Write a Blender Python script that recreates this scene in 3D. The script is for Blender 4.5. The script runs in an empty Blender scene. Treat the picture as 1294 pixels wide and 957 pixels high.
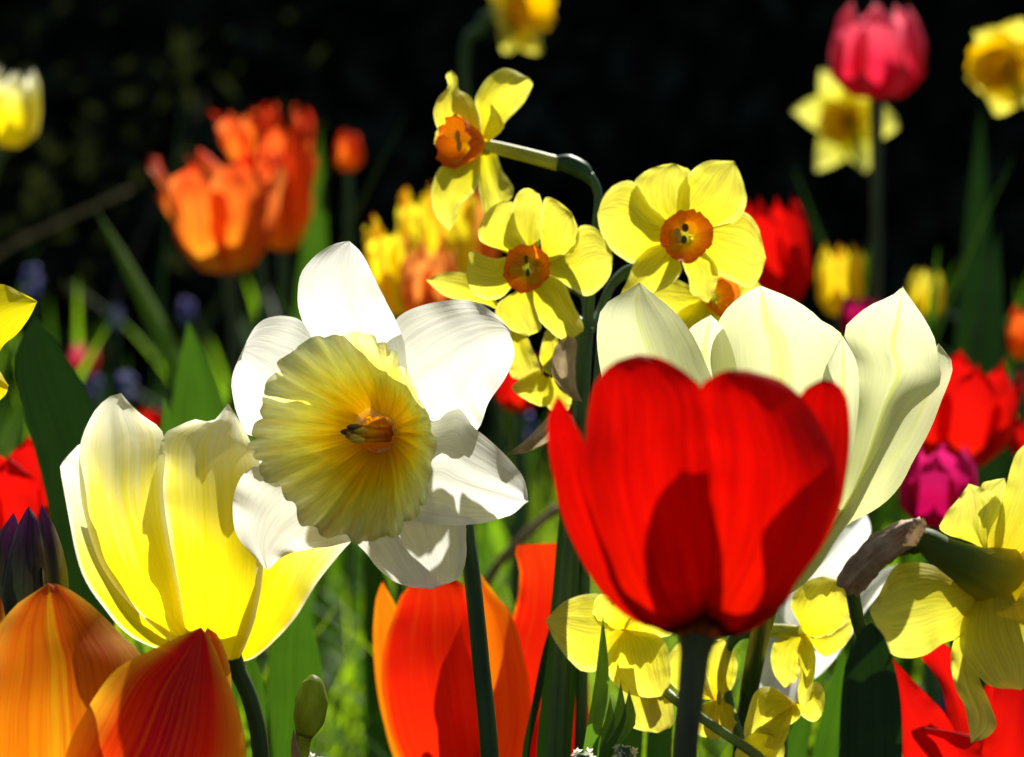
import bpy, math, random
import numpy as np
from mathutils import Vector, Matrix, noise as mnoise

# ------------------------------------------------------------------ camera, sky, sun, exposure
S = bpy.context.scene
COL = S.collection
W_PX, H_PX = 1294.0, 957.0
CAM_Z, PITCH, LENS = 0.46, math.radians(4.0), 100.0
K = 36.0 / LENS / W_PX                      # metres per photo pixel at one metre
cam_d = bpy.data.cameras.new("camera"); cam = bpy.data.objects.new("camera", cam_d); COL.objects.link(cam)
cam.location = (0, 0, CAM_Z); cam.rotation_euler = (math.pi / 2 - PITCH, 0, 0)
cam_d.lens = LENS; cam_d.sensor_width = 36; cam_d.clip_start = 0.01; cam_d.clip_end = 400
cam_d.dof.use_dof = True; cam_d.dof.focus_distance = 0.81; cam_d.dof.aperture_fstop = 11.5; cam_d.dof.aperture_blades = 7
S.camera = cam

SUN_EL, SUN_AZ = math.radians(43), math.radians(16)      # azimuth: from straight ahead towards the right
sdir = Vector((math.sin(SUN_AZ) * math.cos(SUN_EL), math.cos(SUN_AZ) * math.cos(SUN_EL), math.sin(SUN_EL)))
world = bpy.data.worlds.new("World"); S.world = world; world.use_nodes = True
wn = world.node_tree.nodes; wl = world.node_tree.links
sky = wn.new("ShaderNodeTexSky"); sky.sky_type = 'NISHITA'; sky.sun_disc = False
sky.sun_elevation = SUN_EL; sky.sun_rotation = SUN_AZ
bg = wn["Background"]; bg.inputs[1].default_value = 0.05
wl.new(sky.outputs[0], bg.inputs[0])
sun_d = bpy.data.lights.new("sun", 'SUN'); sun_d.energy = 5.0; sun_d.angle = math.radians(0.53); sun_d.color = (1, 0.96, 0.88)
sun = bpy.data.objects.new("sun", sun_d); COL.objects.link(sun)
sun.rotation_euler = (-sdir).to_track_quat('-Z', 'Y').to_euler(); sun.location = (1, 3, 4)
S.view_settings.view_transform = 'Standard'; S.view_settings.look = 'None'
S.view_settings.exposure = 0.93; S.view_settings.gamma = 1.0
S.cycles.max_bounces = 10; S.cycles.diffuse_bounces = 6; S.cycles.transmission_bounces = 8; S.cycles.glossy_bounces = 2
S.cycles.use_denoising = True
S.cycles.sample_clamp_indirect = 4

# ------------------------------------------------------------------ helpers
CP, SP = math.cos(PITCH), math.sin(PITCH)
def P(px, py, d):                            # a point of the place at d metres along the view axis
    X = (px - W_PX / 2) * K * d; U = (H_PX / 2 - py) * K * d
    return Vector((X, d * CP + U * SP, CAM_Z - d * SP + U * CP))
def ground_py(d):                            # the pixel row of the ground at distance d
    return H_PX / 2 - ((d * SP - CAM_Z) / CP) / (K * d)

def tag(o, label=None, cat=None, group=None, kind=None):
    if label: o["label"] = label
    if cat: o["category"] = cat
    if group: o["group"] = group
    if kind: o["kind"] = kind
    return o
def thing(name, label, cat, loc, group=None):
    o = bpy.data.objects.new(name, None); COL.objects.link(o); o.location = loc
    o.empty_display_size = 0.02
    return tag(o, label, cat, group)
def origin_of(o):
    v = Vector((0, 0, 0))
    while o is not None:
        v = v + o.location; o = o.parent
    return v
def mesh(name, verts, faces, mat, parent=None, uvs=None, smooth=True):
    off = origin_of(parent) if parent is not None else Vector((0, 0, 0))
    me = bpy.data.meshes.new(name)
    me.from_pydata([tuple(Vector(v) - off) for v in verts], [], faces)
    if uvs is not None:
        ul = me.uv_layers.new(name="UVMap")
        li = np.zeros(len(me.loops), dtype=np.int32); me.loops.foreach_get("vertex_index", li)
        ul.data.foreach_set("uv", np.asarray(uvs, dtype=np.float32)[li].ravel())
    if smooth: me.polygons.foreach_set("use_smooth", [True] * len(me.polygons))
    me.materials.append(mat); me.update()
    o = bpy.data.objects.new(name, me); COL.objects.link(o)
    if parent is not None: o.parent = parent
    return o

def catmull(pts, per=10):
    p = [np.array(q, float) for q in pts]
    p = [2 * p[0] - p[1]] + p + [2 * p[-1] - p[-2]]
    out = []
    for i in range(1, len(p) - 2):
        a, b, c, d = p[i - 1:i + 3]
        for s in range(per):
            t = s / per
            out.append(0.5 * (2 * b + (c - a) * t + (2 * a - 5 * b + 4 * c - d) * t * t + (3 * b - a - 3 * c + d) * t ** 3))
    out.append(p[-2]); return np.array(out)
def resample(pts, n, warp=1.0):
    c = catmull(pts); s = np.r_[0, np.cumsum(np.linalg.norm(np.diff(c, axis=0), axis=1))]
    q = (1 - (1 - np.linspace(0, 1, n)) ** warp) * s[-1]
    return np.stack([np.interp(q, s, c[:, k]) for k in range(c.shape[1])], 1)
def lerp_list(v, t):
    if not hasattr(v, "__len__"): return np.full_like(t, float(v))
    if len(v) == 1: return np.full_like(t, float(v[0]))
    f = resample_scalar(v, 200); return np.interp(t, np.linspace(0, 1, 200), f)
def resample_scalar(v, n):
    c = catmull([(i, x) for i, x in enumerate(v)], 12)
    return np.interp(np.linspace(0, len(v) - 1, n), c[:, 0], c[:, 1])

rng = random.Random(7)
def petal(name, parent, L, R, d, zm, zl, zr, mat, crease=0.0, ruffle=0.05, freq=5, jit=0.5, nu=15, nv=34, tip=None, powr=1.8, warp=1.0, hole=None):
    """A petal as a curved sheet between two edges, each from base to tip.
    Edges are given in photo pixels; zm / zl / zr (cm along the view, minus = nearer) bend it in depth."""
    L = list(L); R = list(R)
    if tip: L.append(tip); R.append(tip)
    for E in (L, R):                          # long run down to the ground: keep the spline straight there
        a0, a1 = np.array(E[0], float), np.array(E[1], float)
        if np.linalg.norm(a1 - a0) > 500: E[1:1] = [tuple(a0 + (a1 - a0) * f) for f in (.4, .75, .93)]; warp = 2.6
    l = resample(L, nv, warp); r = resample(R, nv, warp); t = 1 - (1 - np.linspace(0, 1, nv)) ** warp
    a, b, c = lerp_list(zm, t), lerp_list(zl, t), lerp_list(zr, t)
    ph = rng.uniform(0, 6.28); ph2 = rng.uniform(0, 6.28); sd = rng.uniform(0, 50)
    vs, uv, inside = [], [], []
    for j in range(nv):
        for i in range(nu):
            u = 2 * i / (nu - 1) - 1
            e = b[j] if u < 0 else c[j]
            z = a[j] + (e - a[j]) * abs(u) ** powr * (1 - t[j] ** 5)
            z += crease * math.exp(-(u / 0.13) ** 2) * math.sin(math.pi * min(1, t[j] * 1.02)) ** 0.5
            side = ph if u < 0 else ph2
            z += ruffle * abs(u) ** 3 * math.sin(freq * 6.28 * t[j] + side + 1.3 * math.sin(9 * t[j] + side))
            z += 0.045 * mnoise.noise(Vector((u * 1.6 + sd, t[j] * 3.2, sd))) * min(1, 4 * t[j])
            f = i / (nu - 1)
            x = l[j][0] * (1 - f) + r[j][0] * f; y = l[j][1] * (1 - f) + r[j][1] * f
            x += jit * mnoise.noise(Vector((u * 2.5 + sd, t[j] * 14, 3))) * abs(u) ** 2
            y += jit * mnoise.noise(Vector((u * 2.5 + sd, t[j] * 14, 9))) * abs(u) ** 2
            vs.append(P(x, y, d + z * 0.01)); uv.append((f, t[j]))
            inside.append(bool(hole) and math.hypot(x - hole[0], y - hole[1]) < hole[2])
    fs = [(j * nu + i, j * nu + i + 1, (j + 1) * nu + i + 1, (j + 1) * nu + i) for j in range(nv - 1) for i in range(nu - 1)]
    fs = [f for f in fs if not all(inside[q] for q in f)]
    return mesh(name, vs, fs, mat, parent, uv)

def W3(p, d):
    return p.copy() if isinstance(p, Vector) else P(p[0], p[1], d + (p[2] if len(p) > 2 else 0) * 0.01)
def tube3(name, parent, pts, rad, mat, n=12, per=6, squash=1.0, cap=True):
    c = catmull([tuple(p) for p in pts], per); m = len(c)
    rr = np.interp(np.linspace(0, 1, m), np.linspace(0, 1, len(rad)), rad)
    vs, uv = [], []; prev = None
    for k in range(m):
        tg = Vector(c[min(k + 1, m - 1)] - c[max(k - 1, 0)]).normalized()
        if prev is None:
            e = Vector((0, 1, 0)) if abs(tg.y) < 0.9 else Vector((1, 0, 0))
            e = (e - tg * e.dot(tg)).normalized()
        else: e = (prev - tg * prev.dot(tg)).normalized()
        prev = e; f = tg.cross(e)
        for i in range(n):
            an = 2 * math.pi * i / n
            vs.append(Vector(c[k]) + (e * math.cos(an) * squash + f * math.sin(an)) * rr[k]); uv.append((i / n, k / (m - 1)))
    fs = [(k * n + i, k * n + (i + 1) % n, (k + 1) * n + (i + 1) % n, (k + 1) * n + i) for k in range(m - 1) for i in range(n)]
    if cap: fs.append(tuple(range(n - 1, -1, -1)))
    fs.append(tuple((m - 1) * n + i for i in range(n)))
    return mesh(name, vs, fs, mat, parent, uv)
def tube(name, parent, pts, rad_px, d, mat, n=12, squash=1.0, ground=False, cap=True):
    """pts in photo pixels (with a depth in cm as third value); radii in photo pixels."""
    q = [W3(p, d) for p in pts]; rad = [r * K * d for r in rad_px]
    if ground:
        a = q[-1]; b = parent_root(parent).location
        v = q[-1] - q[-2]; e = a + v.normalized() * min(v.length, .02) * .8
        q += [e.lerp(b, .12), e.lerp(b, 0.4), b.copy()]; rad += [rad[-1]] * 3
    return tube3(name, parent, q, rad, mat, n, 6, squash, cap)
def parent_root(o):
    while o.parent: o = o.parent
    return o

def corona(name, parent, c0, c1, r0, r1, d, mat, lobes=8, ruff=0.10, fine=13, fruff=0.03, flare=1.0, rows=26, n=120, seed=0, ex=1.0, pleat=0.0, rim=None, scal=0.0):
    """A daffodil cup: rings from the throat c0 to the rim c1 (px, px, cm); radii in pixels; rim: radius factor around the edge."""
    A, B = W3(c0, d), W3(c1, d); ax = (B - A); ln = ax.length; ax.normalize()
    e1 = ax.cross(Vector((0, 0, 1))).normalized(); e2 = e1.cross(ax).normalized()
    if e1.x < 0: e1 = -e1
    fdir = Vector((0, -1, 0)) if rim else ax        # the frill of a wide cup folds towards and away from its open side
    rg = random.Random(seed); k = K * d
    ph = [rg.uniform(0, 6.28) for _ in range(8)]
    if rim:
        c = catmull([(i, v) for i, v in enumerate(list(rim) + [rim[0]])], 12); rimf = lambda th: float(np.interp((th / 6.283185 * len(rim)) % len(rim), c[:, 0], c[:, 1]))
    else: rimf = lambda th: 1.0
    def scallop(th):                       # rounded lobes of uneven width with narrow notches
        a = th + .10 * math.sin(3 * th + ph[2]) + .06 * math.sin(5 * th + ph[3])
        v = mnoise.noise(Vector((math.cos(th) * 2.2, math.sin(th) * 2.2, seed * 3.1)))
        a += .28 * mnoise.noise(Vector((math.cos(th) * 1.6, math.sin(th) * 1.6, seed * 1.7 + 5)))
        return (abs(math.sin(fine * .5 * a + ph[1])) ** .45 - .8) * (.75 + 1.6 * v) + .7 * v + .35 * mnoise.noise(Vector((math.cos(th) * 12, math.sin(th) * 12, seed)))
    vs, uv = [], []
    for j in range(rows):
        s = j / (rows - 1)
        r = r0 + (r1 - r0) * s ** flare
        for i in range(n):
            th = 2 * math.pi * i / n
            w = s ** 3; w2 = s ** 9
            wob = math.sin(lobes * th + ph[0] + .8 * math.sin(2 * th + ph[4])) * .6 + math.sin((lobes * 2 + 1) * th + ph[5]) * .4
            sc = scallop(th); low = math.sin(2 * th + ph[4]) * .5 + math.sin(3 * th + ph[6]) * .5
            rad = r * (1 + (rimf(th) - 1) * s ** 1.5 + w2 * (fruff * sc + ruff * .12 * wob) + (0 if rim else .05 * w * low))
            fold = ruff * w * (1.0 * wob + 1.1 * math.sin(fine * .7 // 1 * th + ph[7] + 2 * math.sin(3 * th)) + 1.2 * mnoise.noise(Vector((math.cos(th) * 3, math.sin(th) * 3, seed + s))))
            fold += ruff * .5 * s ** 6 * mnoise.noise(Vector((math.cos(th) * 9, math.sin(th) * 9, seed + 2 * s)))
            pl = pleat * math.sin(math.pi * min(1, s * 1.15)) * (abs(math.sin(9 * th + ph[5] + .7 * math.sin(4 * th))) - .5)
            vs.append(A + ax * (s * ln + r1 * k * pl) + fdir * (r1 * k * fold) + (e1 * math.cos(th) * ex + e2 * math.sin(th)) * rad * k); uv.append((i / n, s))
    fs = [(j * n + i, j * n + (i + 1) % n, (j + 1) * n + (i + 1) % n, (j + 1) * n + i) for j in range(rows - 1) for i in range(n)]
    return mesh(name, vs, fs, mat, parent, uv)

def blob(name, parent, c, r, mat, stretch=(1, 1, 1), n=8):
    vs, fs = [], []
    for j in range(n + 1):
        a = math.pi * j / n
        for i in range(2 * n):
            b = math.pi * i / n
            vs.append(c + Vector((math.sin(a) * math.cos(b) * r * stretch[0], math.sin(a) * math.sin(b) * r * stretch[1], math.cos(a) * r * stretch[2])))
    m = 2 * n
    fs = [(j * m + i, j * m + (i + 1) % m, (j + 1) * m + (i + 1) % m, (j + 1) * m + i) for j in range(n) for i in range(m)]
    return mesh(name, vs, fs, mat, parent)

# ------------------------------------------------------------------ materials
class NT:
    def __init__(s, name):
        s.m = bpy.data.materials.new(name); s.m.use_nodes = True; s.t = s.m.node_tree; s.t.nodes.clear()
    def n(s, typ, **kw):
        o = s.t.nodes.new(typ)
        for k, v in kw.items(): setattr(o, k, v)
        return o
    def l(s, a, b): s.t.links.new(a, b)
    def math(s, op, a, b=None, clamp=False):
        o = s.n("ShaderNodeMath", operation=op, use_clamp=clamp)
        for k, v in enumerate((a, b)):
            if v is None: continue
            if isinstance(v, (int, float)): o.inputs[k].default_value = v
            else: s.l(v, o.inputs[k])
        return o.outputs[0]
    def mix(s, f, a, b, bt='MIX'):
        o = s.n("ShaderNodeMix", data_type='RGBA', blend_type=bt)
        for sock, v in ((o.inputs[0], f), (o.inputs[6], a), (o.inputs[7], b)):
            if isinstance(v, (int, float)): sock.default_value = v
            elif isinstance(v, (tuple, list)): sock.default_value = (*v[:3], 1)
            else: s.l(v, sock)
        return o.outputs[2]
    def ramp(s, f, stops):
        o = s.n("ShaderNodeValToRGB"); e = o.color_ramp.elements
        while len(e) < len(stops): e.new(0.5)
        for k, (p, c) in enumerate(stops):
            e[k].position = p; e[k].color = (*c, 1) if hasattr(c, "__len__") else (c, c, c, 1)
        s.l(f, o.inputs[0]); return o.outputs[0]
    def noise(s, vec, sc, det=3, rough=0.5):
        o = s.n("ShaderNodeTexNoise"); o.inputs["Scale"].default_value = sc; o.inputs["Detail"].default_value = det
        o.inputs["Roughness"].default_value = rough
        if vec is not None: s.l(vec, o.inputs["Vector"])
        return o.outputs["Fac"]
    def finish(s, col, trans, tcol=None, rough=0.45, spec=0.3, bump=None, bstr=0.15, bdist=0.0004, clear=0.0):
        b = s.n("ShaderNodeBsdfPrincipled"); b.inputs["Roughness"].default_value = rough
        b.inputs["Specular IOR Level"].default_value = spec
        out = s.n("ShaderNodeOutputMaterial")
        def put(sock, c):
            if isinstance(c, (tuple, list)): sock.default_value = (*c[:3], 1)
            else: s.l(c, sock)
        put(b.inputs["Base Color"], col)
        sh = b.outputs[0]; nrm = None
        if bump is not None:
            bp = s.n("ShaderNodeBump"); bp.inputs["Strength"].default_value = bstr; bp.inputs["Distance"].default_value = bdist
            s.l(bump, bp.inputs["Height"]); nrm = bp.outputs[0]; s.l(nrm, b.inputs["Normal"])
        if trans > 0:
            tr = s.n("ShaderNodeBsdfTranslucent"); put(tr.inputs[0], tcol if tcol is not None else col)
            if nrm is not None: s.l(nrm, tr.inputs["Normal"])
            mx = s.n("ShaderNodeMixShader"); mx.inputs[0].default_value = trans
            s.l(b.outputs[0], mx.inputs[1]); s.l(tr.outputs[0], mx.inputs[2]); sh = mx.outputs[0]
        if clear > 0:                          # a thin petal lets a little light straight through
            cl = s.n("ShaderNodeBsdfTransparent"); put(cl.inputs[0], tcol if tcol is not None else col)
            m2 = s.n("ShaderNodeMixShader"); m2.inputs[0].default_value = clear
            s.l(sh, m2.inputs[1]); s.l(cl.outputs[0], m2.inputs[2]); sh = m2.outputs[0]
        s.l(sh, out.inputs[0]); return s.m

def petal_mat(name, stops, trans=0.7, streak=None, sk=0.5, sscale=16, edge=None, edge_at=(0.72, 1.0), mid=None, mid_w=0.25,
              rough=0.55, spec=0.10, veins=70, bstr=0.16, tvar=0.16, dark=0.05, clear=0.06):
    g = NT(name)
    uv = g.n("ShaderNodeUVMap"); sp = g.n("ShaderNodeSeparateXYZ"); g.l(uv.outputs[0], sp.inputs[0])
    u, t = sp.outputs[0], sp.outputs[1]
    oi = g.n("ShaderNodeObjectInfo"); rnd = g.math('MULTIPLY', oi.outputs["Random"], 20.0)
    def vec(su, st):
        c = g.n("ShaderNodeCombineXYZ"); g.l(g.math('MULTIPLY', u, su), c.inputs[0]); g.l(g.math('MULTIPLY', t, st), c.inputs[1]); g.l(rnd, c.inputs[2])
        return c.outputs[0]
    n1 = g.noise(vec(sscale, 1.6), 1.0, 4, 0.6)
    tt = g.math('ADD', t, g.math('MULTIPLY', g.math('SUBTRACT', n1, 0.5), tvar * 2))
    col = g.ramp(tt, stops)
    ab = g.math('ABSOLUTE', g.math('SUBTRACT', g.math('MULTIPLY', u, 2.0), 1.0))
    n2 = g.noise(vec(sscale * 1.7, 1.1), 1.0, 5, 0.65)
    if mid:
        f = g.math('ADD', ab, g.math('MULTIPLY', g.math('SUBTRACT', n2, 0.5), 0.7))
        f = g.ramp(f, [(0.0, 1.0), (mid_w, 0.7), (mid_w * 2.2, 0.0)])
        col = g.mix(f, col, mid)
    if edge:
        f = g.math('ADD', ab, g.math('MULTIPLY', g.math('SUBTRACT', n2, 0.5), 0.35))
        f = g.ramp(f, [(edge_at[0], 0.0), (edge_at[1], 1.0)])
        col = g.mix(f, col, edge)
    if streak:
        f = g.math('MULTIPLY', g.ramp(n2, [(0.48, 0.0), (0.66, 1.0)]), sk)
        col = g.mix(f, col, streak)
    fine = g.noise(vec(veins, 2.5), 1.0, 3, 0.6)
    col = g.mix(g.math('MULTIPLY', g.ramp(fine, [(0.35, 1.0), (0.6, 0.0)]), dark), col, (0, 0, 0), 'MULTIPLY') if dark else col
    wide = g.noise(vec(9, 4), 1.0, 2)
    h = g.math('ADD', fine, g.math('MULTIPLY', wide, 2.0))
    return g.finish(col, trans, None, rough, spec, h, bstr, 0.0007, clear)

def leaf_mat(name, base, back, trans=0.3, rough=0.5, spec=0.15, lines=40, bstr=0.25):
    g = NT(name)
    uv = g.n("ShaderNodeUVMap"); sp = g.n("ShaderNodeSeparateXYZ"); g.l(uv.outputs[0], sp.inputs[0])
    oi = g.n("ShaderNodeObjectInfo"); rnd = g.math('MULTIPLY', oi.outputs["Random"], 20.0)
    c = g.n("ShaderNodeCombineXYZ"); g.l(g.math('MULTIPLY', sp.outputs[0], lines), c.inputs[0]); g.l(g.math('MULTIPLY', sp.outputs[1], 3.0), c.inputs[1]); g.l(rnd, c.inputs[2])
    n = g.noise(c.outputs[0], 1.0, 3)
    geo = g.n("ShaderNodeNewGeometry"); big = g.noise(geo.outputs["Position"], 40, 3)
    f = g.math('ADD', g.math('MULTIPLY', n, 0.6), g.math('MULTIPLY', big, 0.4))
    col = g.ramp(f, [(0.3, tuple(x * 0.5 for x in base)), (0.7, tuple(x * 1.5 for x in base))])
    tc = g.ramp(f, [(0.3, tuple(x * 0.55 for x in back)), (0.7, tuple(x * 1.35 for x in back))])
    return g.finish(col, trans, tc, rough, spec, n, bstr, 0.0005)

M = {}
M['white'] = petal_mat('white_daffodil_petal', [(0, (0.72, 0.74, 0.44)), (0.25, (0.76, 0.77, 0.64)), (1, (0.79, 0.79, 0.72))], 0.70, dark=0.12, sscale=10, veins=34, bstr=0.22)
M['cream'] = petal_mat('cream_tulip_petal', [(0, (0.64, 0.68, 0.14)), (0.3, (0.72, 0.74, 0.30)), (0.8, (0.75, 0.77, 0.42)), (1, (0.80, 0.81, 0.54))], 0.68,
                       mid=(0.66, 0.70, 0.20), mid_w=0.06, dark=0.070, veins=60)
M['whitepet'] = petal_mat('white_tulip_petal', [(0, (0.78, 0.78, 0.66)), (0.3, (0.84, 0.84, 0.72)), (1, (0.86, 0.86, 0.78))], 0.70, dark=0.030)
M['yellowtulip'] = petal_mat('yellow_tulip_petal', [(0, (0.86, 0.66, 0.0)), (0.45, (0.87, 0.74, 0.01)), (0.64, (0.86, 0.78, 0.10)), (0.80, (0.86, 0.83, 0.45)), (0.92, (0.86, 0.85, 0.66)), (1, (0.87, 0.86, 0.72))],
                             0.70, sscale=11, tvar=0.22, edge=(0.86, 0.85, 0.60), edge_at=(0.82, 1.05), dark=0.070, veins=40)
M['narc'] = petal_mat('narcissus_petal', [(0, (0.80, 0.58, 0.0)), (0.25, (0.82, 0.73, 0.015)), (1, (0.86, 0.80, 0.10))], 0.68, dark=0.22, sscale=9, veins=34, bstr=0.35, edge=(0.86, 0.83, 0.16), edge_at=(0.8, 1.1))
M['narcpale'] = petal_mat('pale_narcissus_petal', [(0, (0.74, 0.52, 0.0)), (0.4, (0.76, 0.71, 0.04)), (1, (0.80, 0.78, 0.16))], 0.58, dark=0.20, sscale=9, veins=34, bstr=0.30)
M['orangecup'] = petal_mat('orange_corona', [(0, (0.86, 0.50, 0.0)), (0.3, (0.88, 0.25, 0.006)), (0.94, (0.86, 0.16, 0.012)), (1, (0.55, 0.08, 0.006))], 0.62, sscale=26, dark=0.2, tvar=0.08, veins=60)
M['frill'] = petal_mat('frilled_corona', [(0, (0.82, 0.34, 0.0)), (0.10, (0.88, 0.42, 0.0)), (0.26, (0.88, 0.57, 0.005)), (0.45, (0.86, 0.77, 0.06)), (0.72, (0.84, 0.82, 0.20)), (0.94, (0.82, 0.83, 0.38)), (1, (0.64, 0.67, 0.28))],
                       0.66, sscale=40, tvar=0.17, streak=(0.88, 0.55, 0.0), sk=0.42, dark=0.22, veins=100, bstr=0.55)
M['red'] = petal_mat('red_tulip_petal', [(0, (0.34, 0.34, 0.04)), (0.055, (0.28, 0.24, 0.02)), (0.07, (0.015, 0.009, 0.004)), (0.09, (0.05, 0.004, 0.002)), (0.11, (0.50, 0.006, 0.0)), (0.5, (0.60, 0.003, 0.0006)), (1, (0.55, 0.002, 0.001))],
                     0.76, streak=(0.46, 0.001, 0.001), sk=0.65, sscale=8, tvar=0.03, dark=0.34, veins=24, bstr=0.5, clear=0.16)  # streak and vein contrast also paints the sheen along the petal ribs
M['redplain'] = petal_mat('plain_red_tulip_petal', [(0, (0.5, 0.04, 0.0)), (0.3, (0.58, 0.006, 0.002)), (1, (0.56, 0.004, 0.003))], 0.70, dark=0.060, sscale=8)
M['redorange'] = petal_mat('red_orange_tulip_petal', [(0, (0.82, 0.66, 0.0)), (0.14, (0.80, 0.30, 0.0)), (0.30, (0.72, 0.020, 0.002)), (0.8, (0.70, 0.012, 0.002)), (1, (0.74, 0.035, 0.003))],
                           0.68, edge=(0.82, 0.13, 0.003), edge_at=(0.84, 1.10), streak=(0.78, 0.07, 0.002), sk=0.4, sscale=7, tvar=0.10, dark=0.050)
M['orangein'] = petal_mat('orange_tulip_inner', [(0, (0.82, 0.66, 0.0)), (0.3, (0.82, 0.22, 0.003)), (1, (0.80, 0.16, 0.003))], 0.68,
                          edge=(0.84, 0.30, 0.004), edge_at=(0.6, 1.0), streak=(0.74, 0.04, 0.002), sk=0.6, sscale=7, dark=0.050)
M['flameA'] = petal_mat('flamed_orange_petal', [(0, (0.82, 0.30, 0.0)), (0.55, (0.82, 0.24, 0.004)), (0.85, (0.76, 0.15, 0.004)), (1, (0.70, 0.08, 0.008))], 0.62,
                        edge=(0.88, 0.48, 0.04), edge_at=(0.62, 1.0), streak=(0.58, 0.05, 0.003), sk=0.55, sscale=24, tvar=0.3, dark=0.080, mid=(0.84, 0.36, 0.006), mid_w=0.05)
M['flameB'] = petal_mat('flamed_red_petal', [(0, (0.80, 0.14, 0.0)), (0.35, (0.74, 0.05, 0.002)), (0.8, (0.66, 0.015, 0.004)), (1, (0.60, 0.008, 0.02))], 0.62,
                        edge=(0.88, 0.50, 0.02), edge_at=(0.58, 0.97), streak=(0.74, 0.12, 0.002), sk=0.5, sscale=22, tvar=0.3, dark=0.080, mid=(0.50, 0.003, 0.03), mid_w=0.22)
M['bud'] = petal_mat('purple_green_bud', [(0, (0.04, 0.08, 0.015)), (0.45, (0.045, 0.06, 0.02)), (0.72, (0.035, 0.014, 0.022)), (1, (0.13, 0.02, 0.12))], 0.15,
                     streak=(0.02, 0.006, 0.015), sk=0.8, edge=(0.12, 0.10, 0.10), edge_at=(0.86, 1.05), sscale=9, rough=0.5, spec=0.2)
M['pink'] = petal_mat('pink_tulip_petal', [(0, (0.55, 0.01, 0.03)), (0.4, (0.70, 0.02, 0.06)), (0.85, (0.80, 0.12, 0.18)), (1, (0.84, 0.30, 0.34))], 0.62, edge=(0.80, 0.20, 0.26), edge_at=(0.7, 1.1))
M['magenta'] = petal_mat('magenta_tulip_petal', [(0, (0.35, 0.0, 0.06)), (0.5, (0.45, 0.003, 0.07)), (1, (0.66, 0.02, 0.18))], 0.62)
M['bgorange'] = petal_mat('orange_parrot_petal', [(0, (0.75, 0.62, 0.03)), (0.3, (0.80, 0.24, 0.01)), (1, (0.80, 0.10, 0.02))], 0.66, streak=(0.72, 0.03, 0.01), sk=0.8, edge=(0.84, 0.26, 0.05), edge_at=(0.7, 1.05), sscale=6)
M['bgsalmon'] = petal_mat('salmon_orange_petal', [(0, (0.82, 0.45, 0.01)), (0.4, (0.82, 0.26, 0.04)), (1, (0.84, 0.36, 0.07))], 0.62)
M['bgyellow'] = petal_mat('yellow_orange_petal', [(0, (0.82, 0.66, 0.01)), (0.4, (0.84, 0.66, 0.01)), (1, (0.85, 0.74, 0.03))], 0.68, mid=(0.82, 0.30, 0.01), mid_w=0.14, sscale=6)
M['bgnarc'] = petal_mat('deep_yellow_petal', [(0, (0.80, 0.62, 0.0)), (0.4, (0.80, 0.62, 0.01)), (1, (0.84, 0.78, 0.10))], 0.66)
M['bgcup'] = petal_mat('deep_yellow_corona', [(0, (0.72, 0.34, 0.0)), (1, (0.80, 0.46, 0.0))], 0.62, sscale=30)
M['throat'] = petal_mat('orange_throat', [(0, (0.84, 0.36, 0.0)), (0.4, (0.72, 0.22, 0.0)), (1, (0.6, 0.3, 0.02))], 0.6)
M['neck'] = petal_mat('green_to_yellow_neck', [(0, (0.72, 0.50, 0.0)), (0.16, (0.5, 0.42, 0.01)), (0.40, (0.13, 0.18, 0.02)), (1, (0.06, 0.11, 0.02))], 0.25, tvar=.08)
M['stem'] = leaf_mat('stem_green', (0.06, 0.12, 0.035), (0.08, 0.2, 0.02), 0.10, 0.4, 0.25, 10)
M['stemdark'] = leaf_mat('dark_stem_green', (0.03, 0.07, 0.02), (0.06, 0.16, 0.015), 0.10, 0.45, 0.2, 10)
M['stemred'] = leaf_mat('olive_brown_stem', (0.06, 0.075, 0.025), (0.07, 0.09, 0.02), 0.06, 0.5, 0.3, 10)
M['tubeyel'] = leaf_mat('pale_floral_tube', (0.42, 0.42, 0.05), (0.5, 0.5, 0.03), 0.35, 0.45, 0.3, 10)
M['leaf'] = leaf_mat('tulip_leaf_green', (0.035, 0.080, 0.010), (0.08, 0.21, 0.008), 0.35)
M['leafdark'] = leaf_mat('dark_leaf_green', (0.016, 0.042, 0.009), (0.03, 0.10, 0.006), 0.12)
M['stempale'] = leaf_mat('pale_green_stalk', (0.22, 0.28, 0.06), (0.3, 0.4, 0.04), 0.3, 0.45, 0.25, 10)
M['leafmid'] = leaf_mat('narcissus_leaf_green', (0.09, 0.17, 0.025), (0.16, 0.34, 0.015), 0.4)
M['leafbright'] = leaf_mat('bright_leaf_green', (0.07, 0.14, 0.015), (0.24, 0.46, 0.010), 0.55)  # lighter, more translucent leaf green
M['grass'] = leaf_mat('grass_green', (0.06, 0.12, 0.015), (0.32, 0.52, 0.008), 0.62, lines=6)
M['dry'] = leaf_mat('dry_stalk', (0.30, 0.22, 0.10), (0.3, 0.22, 0.08), 0.15, 0.7, 0.1, 8)
def papery(name, c1, c2, trans):
    g = NT(name); geo = g.n("ShaderNodeNewGeometry")
    uv = g.n("ShaderNodeUVMap"); mp = g.n("ShaderNodeMapping"); mp.inputs["Scale"].default_value = (26, 3, 1); g.l(uv.outputs[0], mp.inputs[0])
    n = g.noise(mp.outputs[0], 1.0, 5, 0.65); b = g.noise(geo.outputs["Position"], 260, 4, 0.6)
    f = g.math('ADD', g.math('MULTIPLY', n, 0.6), g.math('MULTIPLY', b, 0.4))
    return g.finish(g.ramp(f, [(0.32, c1), (0.68, c2)]), trans, None, 0.55, 0.3, f, 0.8, 0.0012)
M['spathe'] = papery('papery_spathe', (0.28, 0.18, 0.08), (0.62, 0.50, 0.30), 0.4)
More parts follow.
